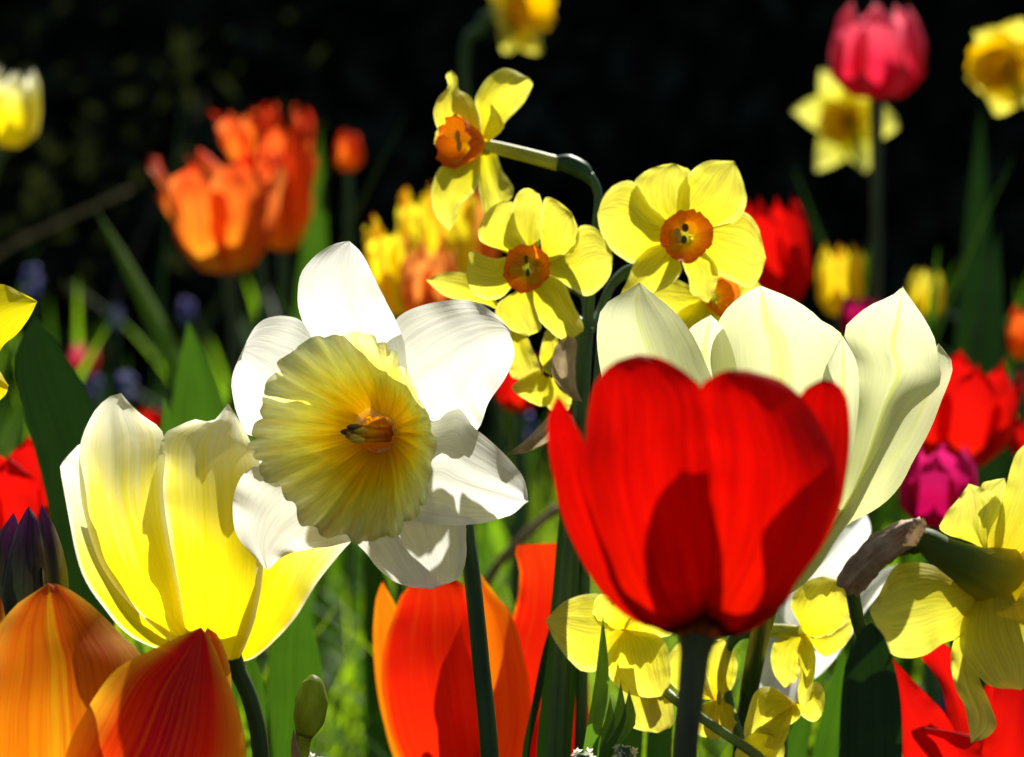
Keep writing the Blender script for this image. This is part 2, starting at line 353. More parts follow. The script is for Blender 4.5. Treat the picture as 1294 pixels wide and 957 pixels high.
M['brown'] = papery('brown_papery_sheath', (0.24, 0.12, 0.045), (0.74, 0.52, 0.27), 0.25)
def plain(name, c, rough=0.6, trans=0.0, var=0.25, sc=300):
    g = NT(name); geo = g.n("ShaderNodeNewGeometry"); n = g.noise(geo.outputs["Position"], sc, 3)
    return g.finish(g.ramp(n, [(0.3, tuple(x * (1 - var) for x in c)), (0.7, tuple(min(1, x * (1 + var)) for x in c))]), trans, None, rough, 0.25, n, 0.2, 0.0004)
M['pollen'] = plain('dark_pollen_anther', (0.10, 0.06, 0.012))
M['anther'] = plain('yellow_anther', (0.5, 0.33, 0.03))
M['pistil'] = plain('pistil', (0.62, 0.32, 0.03), trans=0.4)
M['blue'] = plain('violet_blue_bloom', (0.10, 0.09, 0.38), trans=0.3)
M['floret'] = plain('white_floret', (0.78, 0.75, 0.62), trans=0.6)
M['bark'] = plain('twig_bark', (0.07, 0.05, 0.035), sc=60)

# ------------------------------------------------------------------ setting: ground, grass, hedge
def soil():
    g = NT('garden_soil'); geo = g.n("ShaderNodeNewGeometry")
    n = g.noise(geo.outputs["Position"], 9, 6, 0.65); n2 = g.noise(geo.outputs["Position"], 90, 4)
    c = g.ramp(n, [(0.3, (0.018, 0.013, 0.008)), (0.55, (0.035, 0.028, 0.016)), (0.7, (0.025, 0.05, 0.012))])
    return g.finish(c, 0, None, 0.9, 0.1, n2, 0.7, 0.01)
gx = []
nx = 60
gv, gf = [], []
for j in range(nx + 1):
    for i in range(nx + 1):
        a, b = i / nx * 2 - 1, j / nx * 2 - 1
        x = math.copysign(abs(a) ** 3, a) * 150 + a * 3; y = math.copysign(abs(b) ** 3, b) * 150 + b * 3 + 2
        r = math.hypot(x, y - 2)
        gv.append((x, y, (0.012 * mnoise.noise(Vector((x * 3, y * 3, 0))) - 0.012) if r < 8 else -0.012))
gf = [(j * (nx + 1) + i, j * (nx + 1) + i + 1, (j + 1) * (nx + 1) + i + 1, (j + 1) * (nx + 1) + i) for j in range(nx) for i in range(nx)]
tag(mesh('ground', gv, gf, soil()), kind='structure', label='dark garden soil under the flower bed')

def add_blade(vs, fs, uv, base, az, ln, w, lean, seg=4):
    d = Vector((math.cos(az), math.sin(az), 0)); s = Vector((-d.y, d.x, 0)); k0 = len(vs)
    for k in range(seg + 1):
        t = k / seg; a = lean * t
        p = base + d * (ln * (1 - math.cos(a)) / max(lean, .01)) + Vector((0, 0, ln * math.sin(a) / max(lean, .01)))
        ww = w * (1 - t ** 2.2) * (0.7 + 0.3 * min(1, t * 5))
        vs += [p - s * ww / 2, p + s * ww / 2]; uv += [(0, t), (1, t)]
    fs += [(k0 + 2 * k, k0 + 2 * k + 1, k0 + 2 * k + 3, k0 + 2 * k + 2) for k in range(seg)]
rg = random.Random(3); vs, fs, uv = [], [], []
for _ in range(19000):
    y = 1.12 + 3.0 * rg.random() ** 1.35; x = (rg.random() * 2 - 1) * (0.24 * y + 0.25)
    n = mnoise.noise(Vector((x * 4.1, y * 4.1, 5)))
    if n + rg.uniform(-.35, .35) < -0.12: continue
    h = rg.uniform(0.09, 0.25) * (0.8 + 0.9 * max(-.3, mnoise.noise(Vector((x * 3, y * 3, 1)))))
    add_blade(vs, fs, uv, Vector((x, y, -0.015)), rg.uniform(0, 6.28), h, rg.uniform(.0025, .007), rg.uniform(.4, 2.1))
for _ in range(3600):                          # taller tufts at the near side of the bed
    y = rg.uniform(1.15, 1.75); x = (rg.random() * 2 - 1) * .24 * y
    if mnoise.noise(Vector((x * 9, y * 5, 3))) < .02: continue
    add_blade(vs, fs, uv, Vector((x, y, -0.015)), rg.uniform(0, 6.28), rg.uniform(.22, .36), rg.uniform(.003, .006), rg.uniform(.5, 1.9), 6)
tag(mesh('grass', vs, fs, M['grass'], None, uv), 'green grass growing between the bulbs of the flower bed', 'grass', kind='stuff')

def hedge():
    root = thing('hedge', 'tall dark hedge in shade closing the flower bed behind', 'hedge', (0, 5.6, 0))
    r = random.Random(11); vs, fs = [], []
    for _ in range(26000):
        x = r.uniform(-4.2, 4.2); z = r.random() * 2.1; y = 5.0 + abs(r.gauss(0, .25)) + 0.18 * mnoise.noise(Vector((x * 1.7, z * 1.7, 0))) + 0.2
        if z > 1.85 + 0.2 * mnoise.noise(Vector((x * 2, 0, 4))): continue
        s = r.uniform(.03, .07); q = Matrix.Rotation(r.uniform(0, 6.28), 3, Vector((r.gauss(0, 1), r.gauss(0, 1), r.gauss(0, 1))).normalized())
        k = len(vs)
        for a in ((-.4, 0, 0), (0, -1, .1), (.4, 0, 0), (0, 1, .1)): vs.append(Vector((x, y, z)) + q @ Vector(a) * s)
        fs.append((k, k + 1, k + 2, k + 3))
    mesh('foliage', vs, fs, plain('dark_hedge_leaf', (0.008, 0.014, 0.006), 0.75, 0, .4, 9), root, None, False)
    # dense inner mass of twigs, so no light comes through
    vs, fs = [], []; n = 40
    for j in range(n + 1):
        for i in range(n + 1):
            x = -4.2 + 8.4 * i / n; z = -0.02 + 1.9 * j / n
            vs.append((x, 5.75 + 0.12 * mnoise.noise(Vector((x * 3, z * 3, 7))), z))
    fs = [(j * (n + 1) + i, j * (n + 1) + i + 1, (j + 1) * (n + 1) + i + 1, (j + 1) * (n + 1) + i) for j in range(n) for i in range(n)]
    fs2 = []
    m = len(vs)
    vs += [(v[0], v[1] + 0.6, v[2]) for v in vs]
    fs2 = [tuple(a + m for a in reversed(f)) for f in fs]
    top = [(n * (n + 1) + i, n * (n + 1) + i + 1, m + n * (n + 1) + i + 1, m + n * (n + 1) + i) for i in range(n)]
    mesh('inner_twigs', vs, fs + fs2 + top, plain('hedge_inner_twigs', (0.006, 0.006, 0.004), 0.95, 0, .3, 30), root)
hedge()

# ------------------------------------------------------------------ generic plants (used further back)
def orient(axis, spin=0.0):
    q = Vector(axis).normalized().to_track_quat('Z', 'Y').to_matrix()
    return q @ Matrix.Rotation(spin, 3, 'Z')
def tulip_head(parent, base, axis, R, H, mat, openf=0.0, spin=0.0, seed=0, ragged=0.0, nu=9, nv=14, pointed=0.0):
    r = random.Random(seed); Q = orient(axis, spin)
    T = [0, .08, .3, .6, .85, 1]
    for i in range(6):
        inner = i % 2; phi = i * math.pi / 3 + r.uniform(-.1, .1); op = openf + r.uniform(-.06, .06) + (0.05 if not inner else 0)
        rad = [.10, .55, .98 - .03 * inner, .96 + .5 * op - .06 * inner, .80 + 1.1 * op, .55 + 1.9 * op]
        hh = H * r.uniform(.93, 1.04); wd = [.35, .62, .74, .72, .50 - .15 * pointed, .03]
        vs, uv = [], []; sd = r.uniform(0, 40)
        for j in range(nv):
            t = j / (nv - 1)
            rr = np.interp(t, T, rad) * R; w = np.interp(t, [0, .15, .45, .7, .9, 1], wd); z = hh * np.interp(t, [0, .1, .35, .7, 1], [0, .05, .32, .70, 1])
            for k in range(nu):
                u = 2 * k / (nu - 1) - 1
                rag = ragged * mnoise.noise(Vector((u * 2.5 + sd, t * 4, 0))) * R * t
                an = phi + u * w * 0.92
                v = Vector((math.cos(an) * (rr + rag), math.sin(an) * (rr + rag), z - 0.10 * hh * u * u * t + rag * 0.6))
                vs.append(base + Q @ v); uv.append((k / (nu - 1), t))
        fs = [(j * nu + k, j * nu + k + 1, (j + 1) * nu + k + 1, (j + 1) * nu + k) for j in range(nv - 1) for k in range(nu - 1)]
        mesh('petal', vs, fs, mat, parent, uv)
def leaf3(parent, base, az, ln, w, lean, mat, seg=16, twist=0.3, name='leaf'):
    d = Vector((math.cos(az), math.sin(az), 0)); s0 = Vector((-d.y, d.x, 0)); vs, uv = [], []; nu = 7
    for k in range(seg + 1):
        t = k / seg; a = lean * t
        p = base + d * (ln * (1 - math.cos(a)) / max(lean, .01)) + Vector((0, 0, ln * math.sin(a) / max(lean, .01)))
        nrm = d * math.cos(a) - Vector((0, 0, 1)) * math.sin(a)
        s = s0 * math.cos(twist * t) + nrm * math.sin(twist * t); nn = nrm * math.cos(twist * t) - s0 * math.sin(twist * t)
        ww = w * (math.sin(math.pi * min(1, (0.12 + 0.88 * t))) ** 0.75 if t > .3 else np.interp(t, [0, .3], [.45, math.sin(math.pi * .384) ** .75]))
        for i in range(nu):
            u = 2 * i / (nu - 1) - 1
            vs.append(p + s * u * ww / 2 - nn * (0.16 * ww * (1 - u * u))); uv.append((i / (nu - 1), t))
    fs = [(k * nu + i, k * nu + i + 1, (k + 1) * nu + i + 1, (k + 1) * nu + i) for k in range(seg) for i in range(nu - 1)]
    return mesh(name, vs, fs, mat, parent, uv)
def far_tulip(name, label, px, py, d, Rpx, Hpx, mat, group=None, axis=(0, 0, 1), openf=0.0, seed=0, ragged=0, leaves=2, stem='stem', cat='tulip', lm='leaf', spin=None):
    r = random.Random(seed * 13 + 5); b = P(px, py, d); root = thing(name, label, cat, (b.x + r.uniform(-.02, .02), b.y + 0.01, 0), group)
    R, H = Rpx * K * d, Hpx * K * d
    tulip_head(root, b, axis, R, H, M[mat], openf, r.uniform(0, 6) if spin is None else spin, seed, ragged)
    ax = Vector(axis).normalized()
    tube3('stem', root, [b + ax * H * .03, b - ax * 0.05, b.lerp(root.location, .5), root.location.copy()], [R * .12 + .0012, .0028, .003, .0034], M[stem], 10)
    for k in range(leaves):
        leaf3(root, root.location + Vector((r.uniform(-.008, .008), r.uniform(-.008, .008), 0)), r.uniform(0, 6.28), r.uniform(.45, .78) * b.z, r.uniform(.028, .05), r.uniform(.2, .7), M[lm], twist=r.uniform(-.5, .5))
    return root
def far_daffodil(name, label, px, py, d, Rpx, axis, pm, cm, group=None, seed=0, cup=(0.42, 0.55), leaves=3, curl=0.0, cat='daffodil', drop=0.04, wid=.52):
    r = random.Random(seed * 7 + 2); c = P(px, py, d); root = thing(name, label, cat, (c.x + r.uniform(-.03, .03), c.y + .03, 0), group)
    ax = Vector(axis).normalized(); Q = orient(ax, r.uniform(0, 1)); R = Rpx * K * d; nu, nv = 9, 12
    for i in range(6):
        ph = i * math.pi / 3 + r.uniform(-.12, .12); vs, uv = [], []; ln = R * r.uniform(.9, 1.05); bend = r.uniform(-.15, .35) + curl; tw = r.uniform(-.5, .5)
        for j in range(nv):
            t = j / (nv - 1); w = wid * R * math.sin(math.pi * (0.12 + .86 * t) ** .85) ** .8
            for k in range(nu):
                u = 2 * k / (nu - 1) - 1
                z = ln * bend * (t ** 2) * .5 - .1 * R * u * u * t + tw * u * w * .6 * t + (i % 2) * .04 * R
                vs.append(c + Q @ (Matrix.Rotation(ph, 3, 'Z') @ Vector((ln * t, u * w, z)))); uv.append((k / (nu - 1), t))
        fs = [(j * nu + k, j * nu + k + 1, (j + 1) * nu + k + 1, (j + 1) * nu + k) for j in range(nv - 1) for k in range(nu - 1)]
        mesh('petal', vs, fs, M[pm], root, uv)
    ro, hc = cup[0] * R, cup[1] * R; n, rows = 40, 12; vs, uv = [], []
    for j in range(rows):
        s = j / (rows - 1)
        for i in range(n):
            th = 6.2832 * i / n; rr = ro * (.55 + .45 * s ** 2) * (1 + .08 * s ** 3 * math.sin(9 * th))
            vs.append(c + Q @ Vector((rr * math.cos(th), rr * math.sin(th), hc * s * (1 + .06 * math.sin(6 * th))))); uv.append((i / n, s))
    fs = [(j * n + i, j * n + (i + 1) % n, (j + 1) * n + (i + 1) % n, (j + 1) * n + i) for j in range(rows - 1) for i in range(n)]
    mesh('corona', vs, fs, M[cm], root, uv)
    back = c - ax * R * .55
    top = back - ax * R * .35 + Vector((0, 0, -.006))
    tube3('stem', root, [c - ax * .002, back, top, top - ax * .012 + Vector((0, 0, -drop)), top.lerp(root.location, .55), root.location.copy()], [ro * .5, .0035, .0035, .0026, .003, .0035], M['stem'], 10)
    for k in range(leaves):
        leaf3(root, root.location + Vector((r.uniform(-.012, .012), r.uniform(-.012, .012), 0)), r.uniform(0, 6.28), r.uniform(.5, .8) * c.z, r.uniform(.010, .016), r.uniform(.1, .5), M['leafbright'], twist=r.uniform(-.9, .9))
    return root

# ------------------------------------------------------------------ foreground flowers
def root_at(name, label, cat, px, py, d, group=None, dx=0.0, dy=0.0):
    p = P(px, py, d); return thing(name, label, cat, (p.x + dx, p.y + dy, 0), group)

# --- red tulip, nearest the camera
def red_tulip():
    d = 0.655
    t = root_at('tulip', 'large red tulip on a dark stem, the nearest bloom, right of centre', 'tulip', 868, 957, d, dx=-.004)
    m = M['red']
    petal('petal', t, [(884, 808), (800, 760), (775, 690), (779, 620), (800, 565)], [(884, 808), (985, 770), (1010, 700), (1005, 620), (985, 560)], d, [0, 1.9, 3.1, 3.2, 2.7], [0, .6, .9, 1.0, 1.2], [0, .6, .9, 1.0, 1.2], m, tip=(895, 520))
    petal('petal', t, [(884, 808), (842, 770), (833, 700), (834, 620), (841, 565), (856, 522)], [(884, 808), (912, 770), (924, 700), (930, 620), (924, 565), (908, 522)], d, [0, -1.1, -1.6, -1.7, -1.6, -1.4], [0, -.8, -1.1, -1.2, -1.2, -1.3], [0, -.9, -1.3, -1.4, -1.4, -1.3], m, tip=(884, 494), jit=.3)
    petal('petal', t, [(884, 806), (806, 787), (764, 752), (737, 712), (711, 656), (699, 602), (692, 555), (694, 524)], [(884, 806), (845, 780), (800, 735), (775, 680), (752, 620), (738, 560), (727, 537), (715, 512)], d, [0, .3, .4, .2, .1], [0, 1.0, 1.5, 1.2, .6], [0, -.8, -1.2, -.9, -.2], m, tip=(704, 500))
    petal('petal', t, [(884, 806), (925, 790), (965, 730), (978, 660), (982, 590), (990, 535), (1010, 502), (1020, 489)], [(884, 806), (955, 795), (1009, 731), (1041, 687), (1061, 643), (1069, 606), (1074, 565), (1074, 530), (1070, 502), (1058, 485)], d, [0, -.9, -1.3, -1.2, -1.0, -.8], [0, -1.2, -1.7, -1.6, -1.3, -.9], [0, .2, .6, .7, .4, -.2], m, tip=(1040, 479))
    # the two front petals
    petal('petal', t, [(880, 808), (835, 798), (796, 765), (766, 715), (746, 650), (737, 600), (740, 555), (743, 524), (749, 492), (760, 472), (780, 456)], [(880, 808), (893, 780), (899, 720), (902, 650), (900, 580), (895, 520), (886, 489), (868, 472), (849, 459), (830, 451)], d, [0, -2.2, -3.0, -3.1, -2.9, -2.4], [0, -1.0, -1.2, -1.2, -1.3, -1.8], [0, -1.8, -2.4, -2.6, -2.5, -2.2], m, tip=(806, 448), crease=.06)
    petal('petal', t, [(886, 808), (890, 780), (895, 730), (898, 660), (896, 590), (889, 530), (885, 490), (899, 477), (918, 468)], [(886, 808), (936, 803), (985, 762), (1012, 729), (1036, 690), (1050, 643), (1060, 606), (1050, 565), (1031, 527), (1011, 500), (1003, 493), (984, 479)], d, [0, -2.4, -3.3, -3.4, -3.2, -2.7], [0, -2.2, -2.8, -2.9, -2.7, -2.4], [0, -1.0, -1.4, -1.6, -1.7, -1.9], m, tip=(944, 468), crease=.06)
    tube('stem', t, [(882, 800, 0), (878, 830, 0), (872, 890, 0), (866, 960, 0)], [26, 19, 17.5, 17], d, M['stemred'], 16, ground=True)
red_tulip()

# --- cream tulip behind it
def cream_tulip():
    d = 0.80
    t = root_at('tulip', 'open cream white tulip standing behind the large red tulip', 'tulip', 948, 957, d)
    m = M['cream']; b = (965, 770)
    petal('petal', t, [b, (935, 680), (918, 600), (906, 530), (900, 470), (903, 420), (915, 394), (929, 380), (944, 369)], [b, (1000, 680), (1030, 600), (1055, 540), (1072, 480), (1064, 424), (1040, 407), (1025, 393), (1000, 377), (978, 368)], d, [0, 2.4, 3.6, 4.0, 3.8, 3.2], [0, 1.6, 2.2, 2.6, 2.8, 3.0], [0, 1.6, 2.2, 2.6, 2.8, 3.0], m, tip=(962, 361), crease=-.12, ruffle=.07)
    petal('petal', t, [b, (900, 700), (860, 600), (838, 520), (850, 450), (872, 415)], [b, (950, 680), (945, 580), (938, 510), (928, 450), (914, 415)], d, [0, 1.4, 2.3, 2.8, 2.6], [0, 1.0, 1.5, 1.9, 2.0], [0, 1.8, 2.6, 3.0, 2.8], m, tip=(898, 398))
    petal('petal', t, [b, (880, 720), (812, 640), (775, 550), (761, 480), (754, 430), (758, 396), (770, 380), (788, 370)], [b, (945, 700), (935, 620), (918, 540), (904, 490), (889, 454), (876, 425), (853, 394), (827, 373)], d, [0, -1.6, -2.5, -2.6, -2.1, -1.4], [0, 0, .4, .8, .8, -.4], [0, -1.0, -1.5, -1.4, -1.2, -1.0], m, tip=(808, 357))
    petal('petal', t, [b, (1000, 680), (1025, 600), (1036, 530), (1040, 476), (1050, 450)], [b, (1040, 700), (1075, 620), (1090, 560), (1094, 510), (1085, 462)], d, [0, .6, 1.2, 1.6, 1.8], [0, 1.6, 2.4, 2.8, 2.8], [0, .4, .6, .8, 1.2], m, tip=(1065, 424))
    petal('petal', t, [b, (1040, 680), (1090, 600), (1128, 540), (1150, 500), (1168, 462)], [b, (1030, 720), (1066, 668), (1095, 651), (1121, 633), (1140, 611), (1151, 588), (1173, 548), (1190, 506), (1204, 462)], d, [0, -.4, -.6, -.5, .2, .9], [0, -1.6, -2.1, -2.0, -1.4, -.2], [0, 0.2, .6, 1.0, 1.2, 1.2], m, tip=(1186, 434), ruffle=.12)
    petal('petal', t, [b, (1006, 720), (1045, 655), (1072, 590), (1083, 530), (1086, 490), (1082, 455), (1066, 421), (1080, 401), (1101, 385), (1126, 374)], [b, (1020, 735), (1058, 680), (1080, 650), (1105, 600), (1130, 552), (1150, 520), (1188, 486), (1186, 458), (1181, 428), (1168, 402), (1151, 378)], d, [0, -1.6, -2.0, -1.4, -.9, -.9, -1.2], [0, -1.4, -2.1, -2.0, -1.3, -.8, -.9], [0, -1.8, -2.9, -2.9, -2.4, -1.5, -1.1], m, tip=(1141, 362), crease=.16, ruffle=.10)
    tube('stem', t, [(966, 762, 0), (962, 795, 3.5), (951, 850, 7.5), (942, 910, 9), (936, 960, 10)], [18, 14, 13, 12.5, 12.5], d, M['stemdark'], 14, ground=True)
cream_tulip()

# --- white bloom hanging low behind the red tulip
def low_white():
    d = 0.935
    t = root_at('tulip', 'drooping white tulip low behind the red tulip and small yellow narcissi', 'tulip', 985, 957, d)
    m = M['whitepet']; b = (1000, 800)
    petal('petal', t, [b, (985, 770), (1000, 720), (1030, 690), (1060, 666)], [b, (1026, 775), (1058, 732), (1080, 705), (1098, 680), (1100, 664)], d, [0, .5, .8, .7], [0, 1, 1.6, 1.4], [0, 1, 1.2, .9], m, tip=(1095, 650))
    petal('petal', t, [b, (1020, 800), (1052, 770), (1080, 745), (1110, 722)], [b, (1015, 850), (1032, 856), (1068, 815), (1094, 772), (1118, 745)], d, [0, -.6, -.8, -.5], [0, .2, .6, .8], [0, -.2, 0, .3], m, tip=(1136, 713), ruffle=.15)
    petal('petal', t, [b, (965, 795), (950, 830), (948, 880)], [b, (1010, 830), (1006, 880), (996, 915)], d, [0, -.8, -1.2, -1.0], [0, 0, .2, .2], [0, 0, .1, .1], m, tip=(968, 930))
    petal('petal', t, [b, (960, 770), (945, 730), (950, 690)], [b, (1000, 750), (1000, 720), (990, 690)], d, [0, 1.5, 1.9, 1.9], [0, 1.2, 1.5, 1.6], [0, 1.2, 1.5, 1.6], m, tip=(970, 660))
    tube('stem', t, [(998, 796, .4), (990, 840, 1), (985, 900, 1), (983, 960, 1)], [16, 12, 12, 12], d, M['stemdark'], 12, ground=True)
low_white()

# --- the large white daffodil
def white_daffodil():
    d = 0.80
    t = root_at('daffodil', 'large white daffodil with a frilled yellow cup, left of centre', 'daffodil', 640, 957, d)
    m = M['white']; c = (474, 548)
    def pt(L, R, zm, zl, zr, tip, **k): petal('petal', t, L, R, d, zm, zl, zr, m, tip=tip, jit=.9, hole=(480, 547, 27), **k)
    pt([(440, 560), (425, 520), (412, 470), (396, 430), (381, 403), (376, 376), (381, 345), (400, 321), (424, 308)], [(505, 560), (515, 500), (512, 440), (500, 404), (489, 383), (477, 360), (465, 334), (455, 317)], [.5, 0.5, .2, .3], [.9, .8, .9, .9], [.6, .3, .1, .2], (442, 305), crease=-.10)
    pt([(500, 600), (430, 590), (370, 560), (330, 552), (313, 549), (298, 518), (292, 484), (299, 458)], [(470, 510), (440, 470), (410, 432), (380, 405), (352, 399), (327, 408), (313, 428)], [.8, .9, .9, 1.2], [1.2, 1.4, 1.6, 1.8], [1.2, 1.2, 1.2, 1.2], (308, 446), crease=-.06, ruffle=.1)
    pt([(470, 630), (420, 600), (370, 588), (323, 589), (303, 606), (294, 636), (298, 674), (316, 699)], [(520, 600), (500, 640), (470, 672), (430, 688), (391, 694), (358, 703)], [.7, .5, .2, -.1], [1.0, .8, .7, .3], [1.0, .7, .3, .1], (338, 721), crease=.05, ruffle=.14)
    pt([(440, 560), (440, 620), (444, 660), (448, 682), (463, 700), (482, 723), (508, 739)], [(520, 570), (560, 610), (580, 640), (588, 662), (589, 703), (579, 731)], [1.0, 1.0, .9, .9], [1.3, 1.3, 1.1, 1.0], [1.3, 1.3, 1.2, 1.1], (545, 745), ruffle=.05)
    pt([(470, 545), (475, 490), (485, 440), (500, 404), (528, 388), (562, 380), (598, 381), (626, 397)], [(490, 590), (525, 575), (560, 548), (592, 536), (605, 543), (618, 508), (637, 480), (650, 450)], [.7, .3, .1, .2], [.9, .8, .7, .7], [.9, .7, .5, .6], (645, 418), crease=-.05, ruffle=.10)
    pt([(470, 520), (510, 520), (549, 526), (583, 517), (597, 539), (626, 563), (650, 588), (664, 610)], [(460, 600), (490, 640), (530, 660), (567, 664), (607, 662), (645, 651)], [.6, .1, -.5, -.5], [.8, .5, .2, 0], [.9, .6, .2, -.1], (668, 634), crease=.14, ruffle=.12)
    # frilled cup
    pts = [(555, 557), (551, 525), (523, 491), (511, 466), (482, 438), (460, 420), (429, 427), (400, 424), (376, 438), (348, 466), (333, 500), (322, 530), (312, 557), (322, 590), (335, 613), (361, 636), (380, 660), (417, 679), (454, 677), (498, 673), (530, 645), (551, 594)]
    an = sorted((math.atan2(553 - y, x - 434) % 6.2832, math.hypot(x - 434, y - 553) / 122) for x, y in pts)
    xs = [a - 6.2832 for a, _ in an] + [a for a, _ in an] + [a + 6.2832 for a, _ in an]; ys = [r for _, r in an] * 3
    rim = [float(np.interp(6.2832 * q / 36, xs, ys)) for q in range(36)]
    corona('corona', t, (478, 547, .5), (434, 553, -1.9), 25, 123, d, M['frill'], lobes=9, ruff=.17, fine=25, fruff=.075, flare=.74, seed=4, n=420, rows=60, pleat=.075, rim=rim)
    # back of the throat and floral tube
    tube('floral_tube', t, [(478, 547, .45), (486, 548, 1.2), (505, 548, 2.6), (520, 552, 3.6)], [26, 22, 16, 17], d, M['throat'], 16, cap=False)
    for k, (x, y) in enumerate(((440, 546), (446, 552), (448, 540), (452, 556), (455, 544))):
        s = tube('stamen', t, [(492, 548 + (y - 548) * .9, 1.4), (470, 548 + (y - 548) * 1.0, -.2), (x + 4, y, -.9)], [3.6, 3.2, 2.4], d, M['pistil'], 8)
        blob('anther', s, P(x, y, d - .011), .0012, M['pollen'] if k in (0, 2) else M['anther'], (1.9, 1, .8), 6)
    tube('pistil', t, [(492, 548, 1.6), (465, 548, -.6), (438, 549, -1.2)], [6, 5, 4], d, M['pistil'], 10)
    tube('stem', t, [(520, 552, 3.5), (548, 562, 3.9), (575, 600, 3.6), (590, 680, 2.8), (598, 740, 2.4), (608, 840, 2.2), (619, 960, 2.0)], [16, 14, 12, 11, 11, 11.5, 12], d, M['stemdark'], 14, ground=True)
white_daffodil()

# --- yellow and cream tulip on the left
def yellow_tulip():
    d = 0.85
    t = root_at('tulip', 'wide yellow tulip with cream tips, left of the white daffodil', 'tulip', 325, 957, d)
    m = M['yellowtulip']; b = (290, 838)
    petal('petal', t, [b, (250, 740), (240, 660), (250, 600)], [b, (330, 740), (360, 670), (365, 610)], d, [0, 2.4, 3.2, 3.0], [0, 1.6, 2.2, 2.2], [0, 1.6, 2.2, 2.2], m, tip=(300, 560))
    petal('petal', t, [b, (235, 770), (180, 700), (150, 630), (135, 580)], [b, (262, 740), (240, 660), (225, 600), (205, 565)], d, [0, 1.6, 2.6, 2.8, 2.6], [0, .8, 1.6, 1.9, 2.0], [0, 2, 3, 3.1, 2.9], m, tip=(165, 548))
    petal('petal', t, [b, (235, 832), (168, 806), (128, 764), (102, 720), (87, 654), (78, 604), (76, 590)], [b, (205, 780), (165, 700), (140, 640), (125, 590), (108, 558)], d, [0, 0, .1, .2, .1], [0, .8, 1.4, 1.5, .9], [0, -.4, -.7, -.4, .1], m, tip=(82, 580), ruffle=.2, freq=4)
    petal('petal', t, [b, (310, 770), (335, 700), (360, 640)], [b, (324, 830), (370, 785), (401, 736), (432, 697), (447, 676)], d, [0, -.3, -.4, -.1], [0, -1.0, -1.3, -.7], [0, .8, 1.2, 1.3], m, tip=(440, 640), ruffle=.1)
    petal('petal', t, [b, (240, 828), (170, 770), (128, 715), (106, 650), (100, 600), (102, 560), (117, 523), (136, 503)], [b, (240, 800), (226, 740), (214, 680), (206, 620), (209, 576), (206, 548), (198, 537), (181, 526), (163, 509)], d, [0, -1.9, -2.8, -3.0, -2.4, -1.2, -.6], [0, -.6, -.8, -.6, -.2, -.1, -.4], [0, -1.7, -2.6, -2.7, -2.4, -1.6, -1.0], m, tip=(153, 497), crease=.14, ruffle=.16)
    petal('petal', t, [b, (232, 815), (216, 750), (207, 680), (200, 610), (202, 565), (210, 546), (227, 538), (246, 530), (268, 533)], [b, (304, 830), (325, 770), (334, 700), (336, 640), (330, 590), (313, 551), (301, 530)], d, [0, -2.0, -3.1, -3.1, -2.3, -1.2, -.5], [0, -1.4, -2.0, -2.0, -1.8, -1.4, -.9], [0, -1.2, -1.8, -1.7, -1.2, -.8, -.5], m, tip=(288, 510), crease=.10, ruffle=.16)
    tube('stem', t, [(291, 832), (301, 850), (318, 890), (330, 960)], [17, 11, 10.5, 11], d, M['stemdark'], 14, ground=True)
yellow_tulip()

# --- flamed orange tulip, cut by the lower left corner
def orange_tulip():
    d = 0.77
    t = root_at('tulip', 'flamed orange tulip with yellow edges filling the lower left corner', 'tulip', 90, 1250, d)
    b = (90, 1130)
    petal('petal', t, [b, (20, 1040), (0, 950), (5, 860)], [b, (150, 1040), (175, 950), (170, 860)], d, [0, 2, 2.8, 2.8], [0, 1, 1.6, 1.8], [0, 1, 1.6, 1.8], M['flameA'], tip=(90, 790))
    petal('petal', t, [b, (-90, 1080), (-130, 960), (-110, 860), (-60, 800), (-20, 770)], [b, (-10, 1040), (-20, 960), (-10, 880), (0, 820), (6, 778)], d, [0, .4, .6, .6], [0, 1, 1.5, 1.2], [0, 0, 0, 0.2], M['flameA'], tip=(0, 753))
    petal('petal', t, [b, (190, 1060), (230, 960), (245, 880), (250, 820)], [b, (255, 1060), (288, 960), (292, 890), (290, 840), (276, 804)], d, [0, .2, .2, 0], [0, -.6, -.8, -.6], [0, .8, 1.1, .6], M['flameA'], tip=(262, 793))
    petal('petal', t, [b, (20, 1090), (-45, 1010), (-50, 920), (-30, 850), (-8, 798), (5, 782), (22, 763), (43, 749)], [b, (170, 1070), (205, 980), (205, 910), (192, 860), (177, 825), (158, 806), (134, 782), (106, 757), (78, 740)], d, [0, -2.0, -2.8, -2.6, -1.6, -.8], [0, -.6, -.8, -.6, -.3, -.4], [0, -.8, -1.0, -.8, -.4, -.5], M['flameA'], tip=(61, 737), crease=.10, ruffle=.06)
    petal('petal', t, [b, (95, 1060), (80, 980), (92, 930), (115, 888), (136, 857), (158, 838), (197, 819), (229, 803)], [b, (230, 1080), (296, 1020), (310, 957), (306, 918), (296, 880), (282, 845), (268, 812)], d, [0, -2.4, -3.3, -3.0, -1.9, -1.2], [0, -2.4, -2.9, -2.6, -2.2, -1.6], [0, -.6, -.8, -.6, -.3, -.7], M['flameB'], tip=(254, 793), crease=-.12, ruffle=.08)
    tube('stem', t, [(90, 1125), (90, 1180), (90, 1260)], [20, 13, 13], d, M['stem'], 12, ground=True)
orange_tulip()

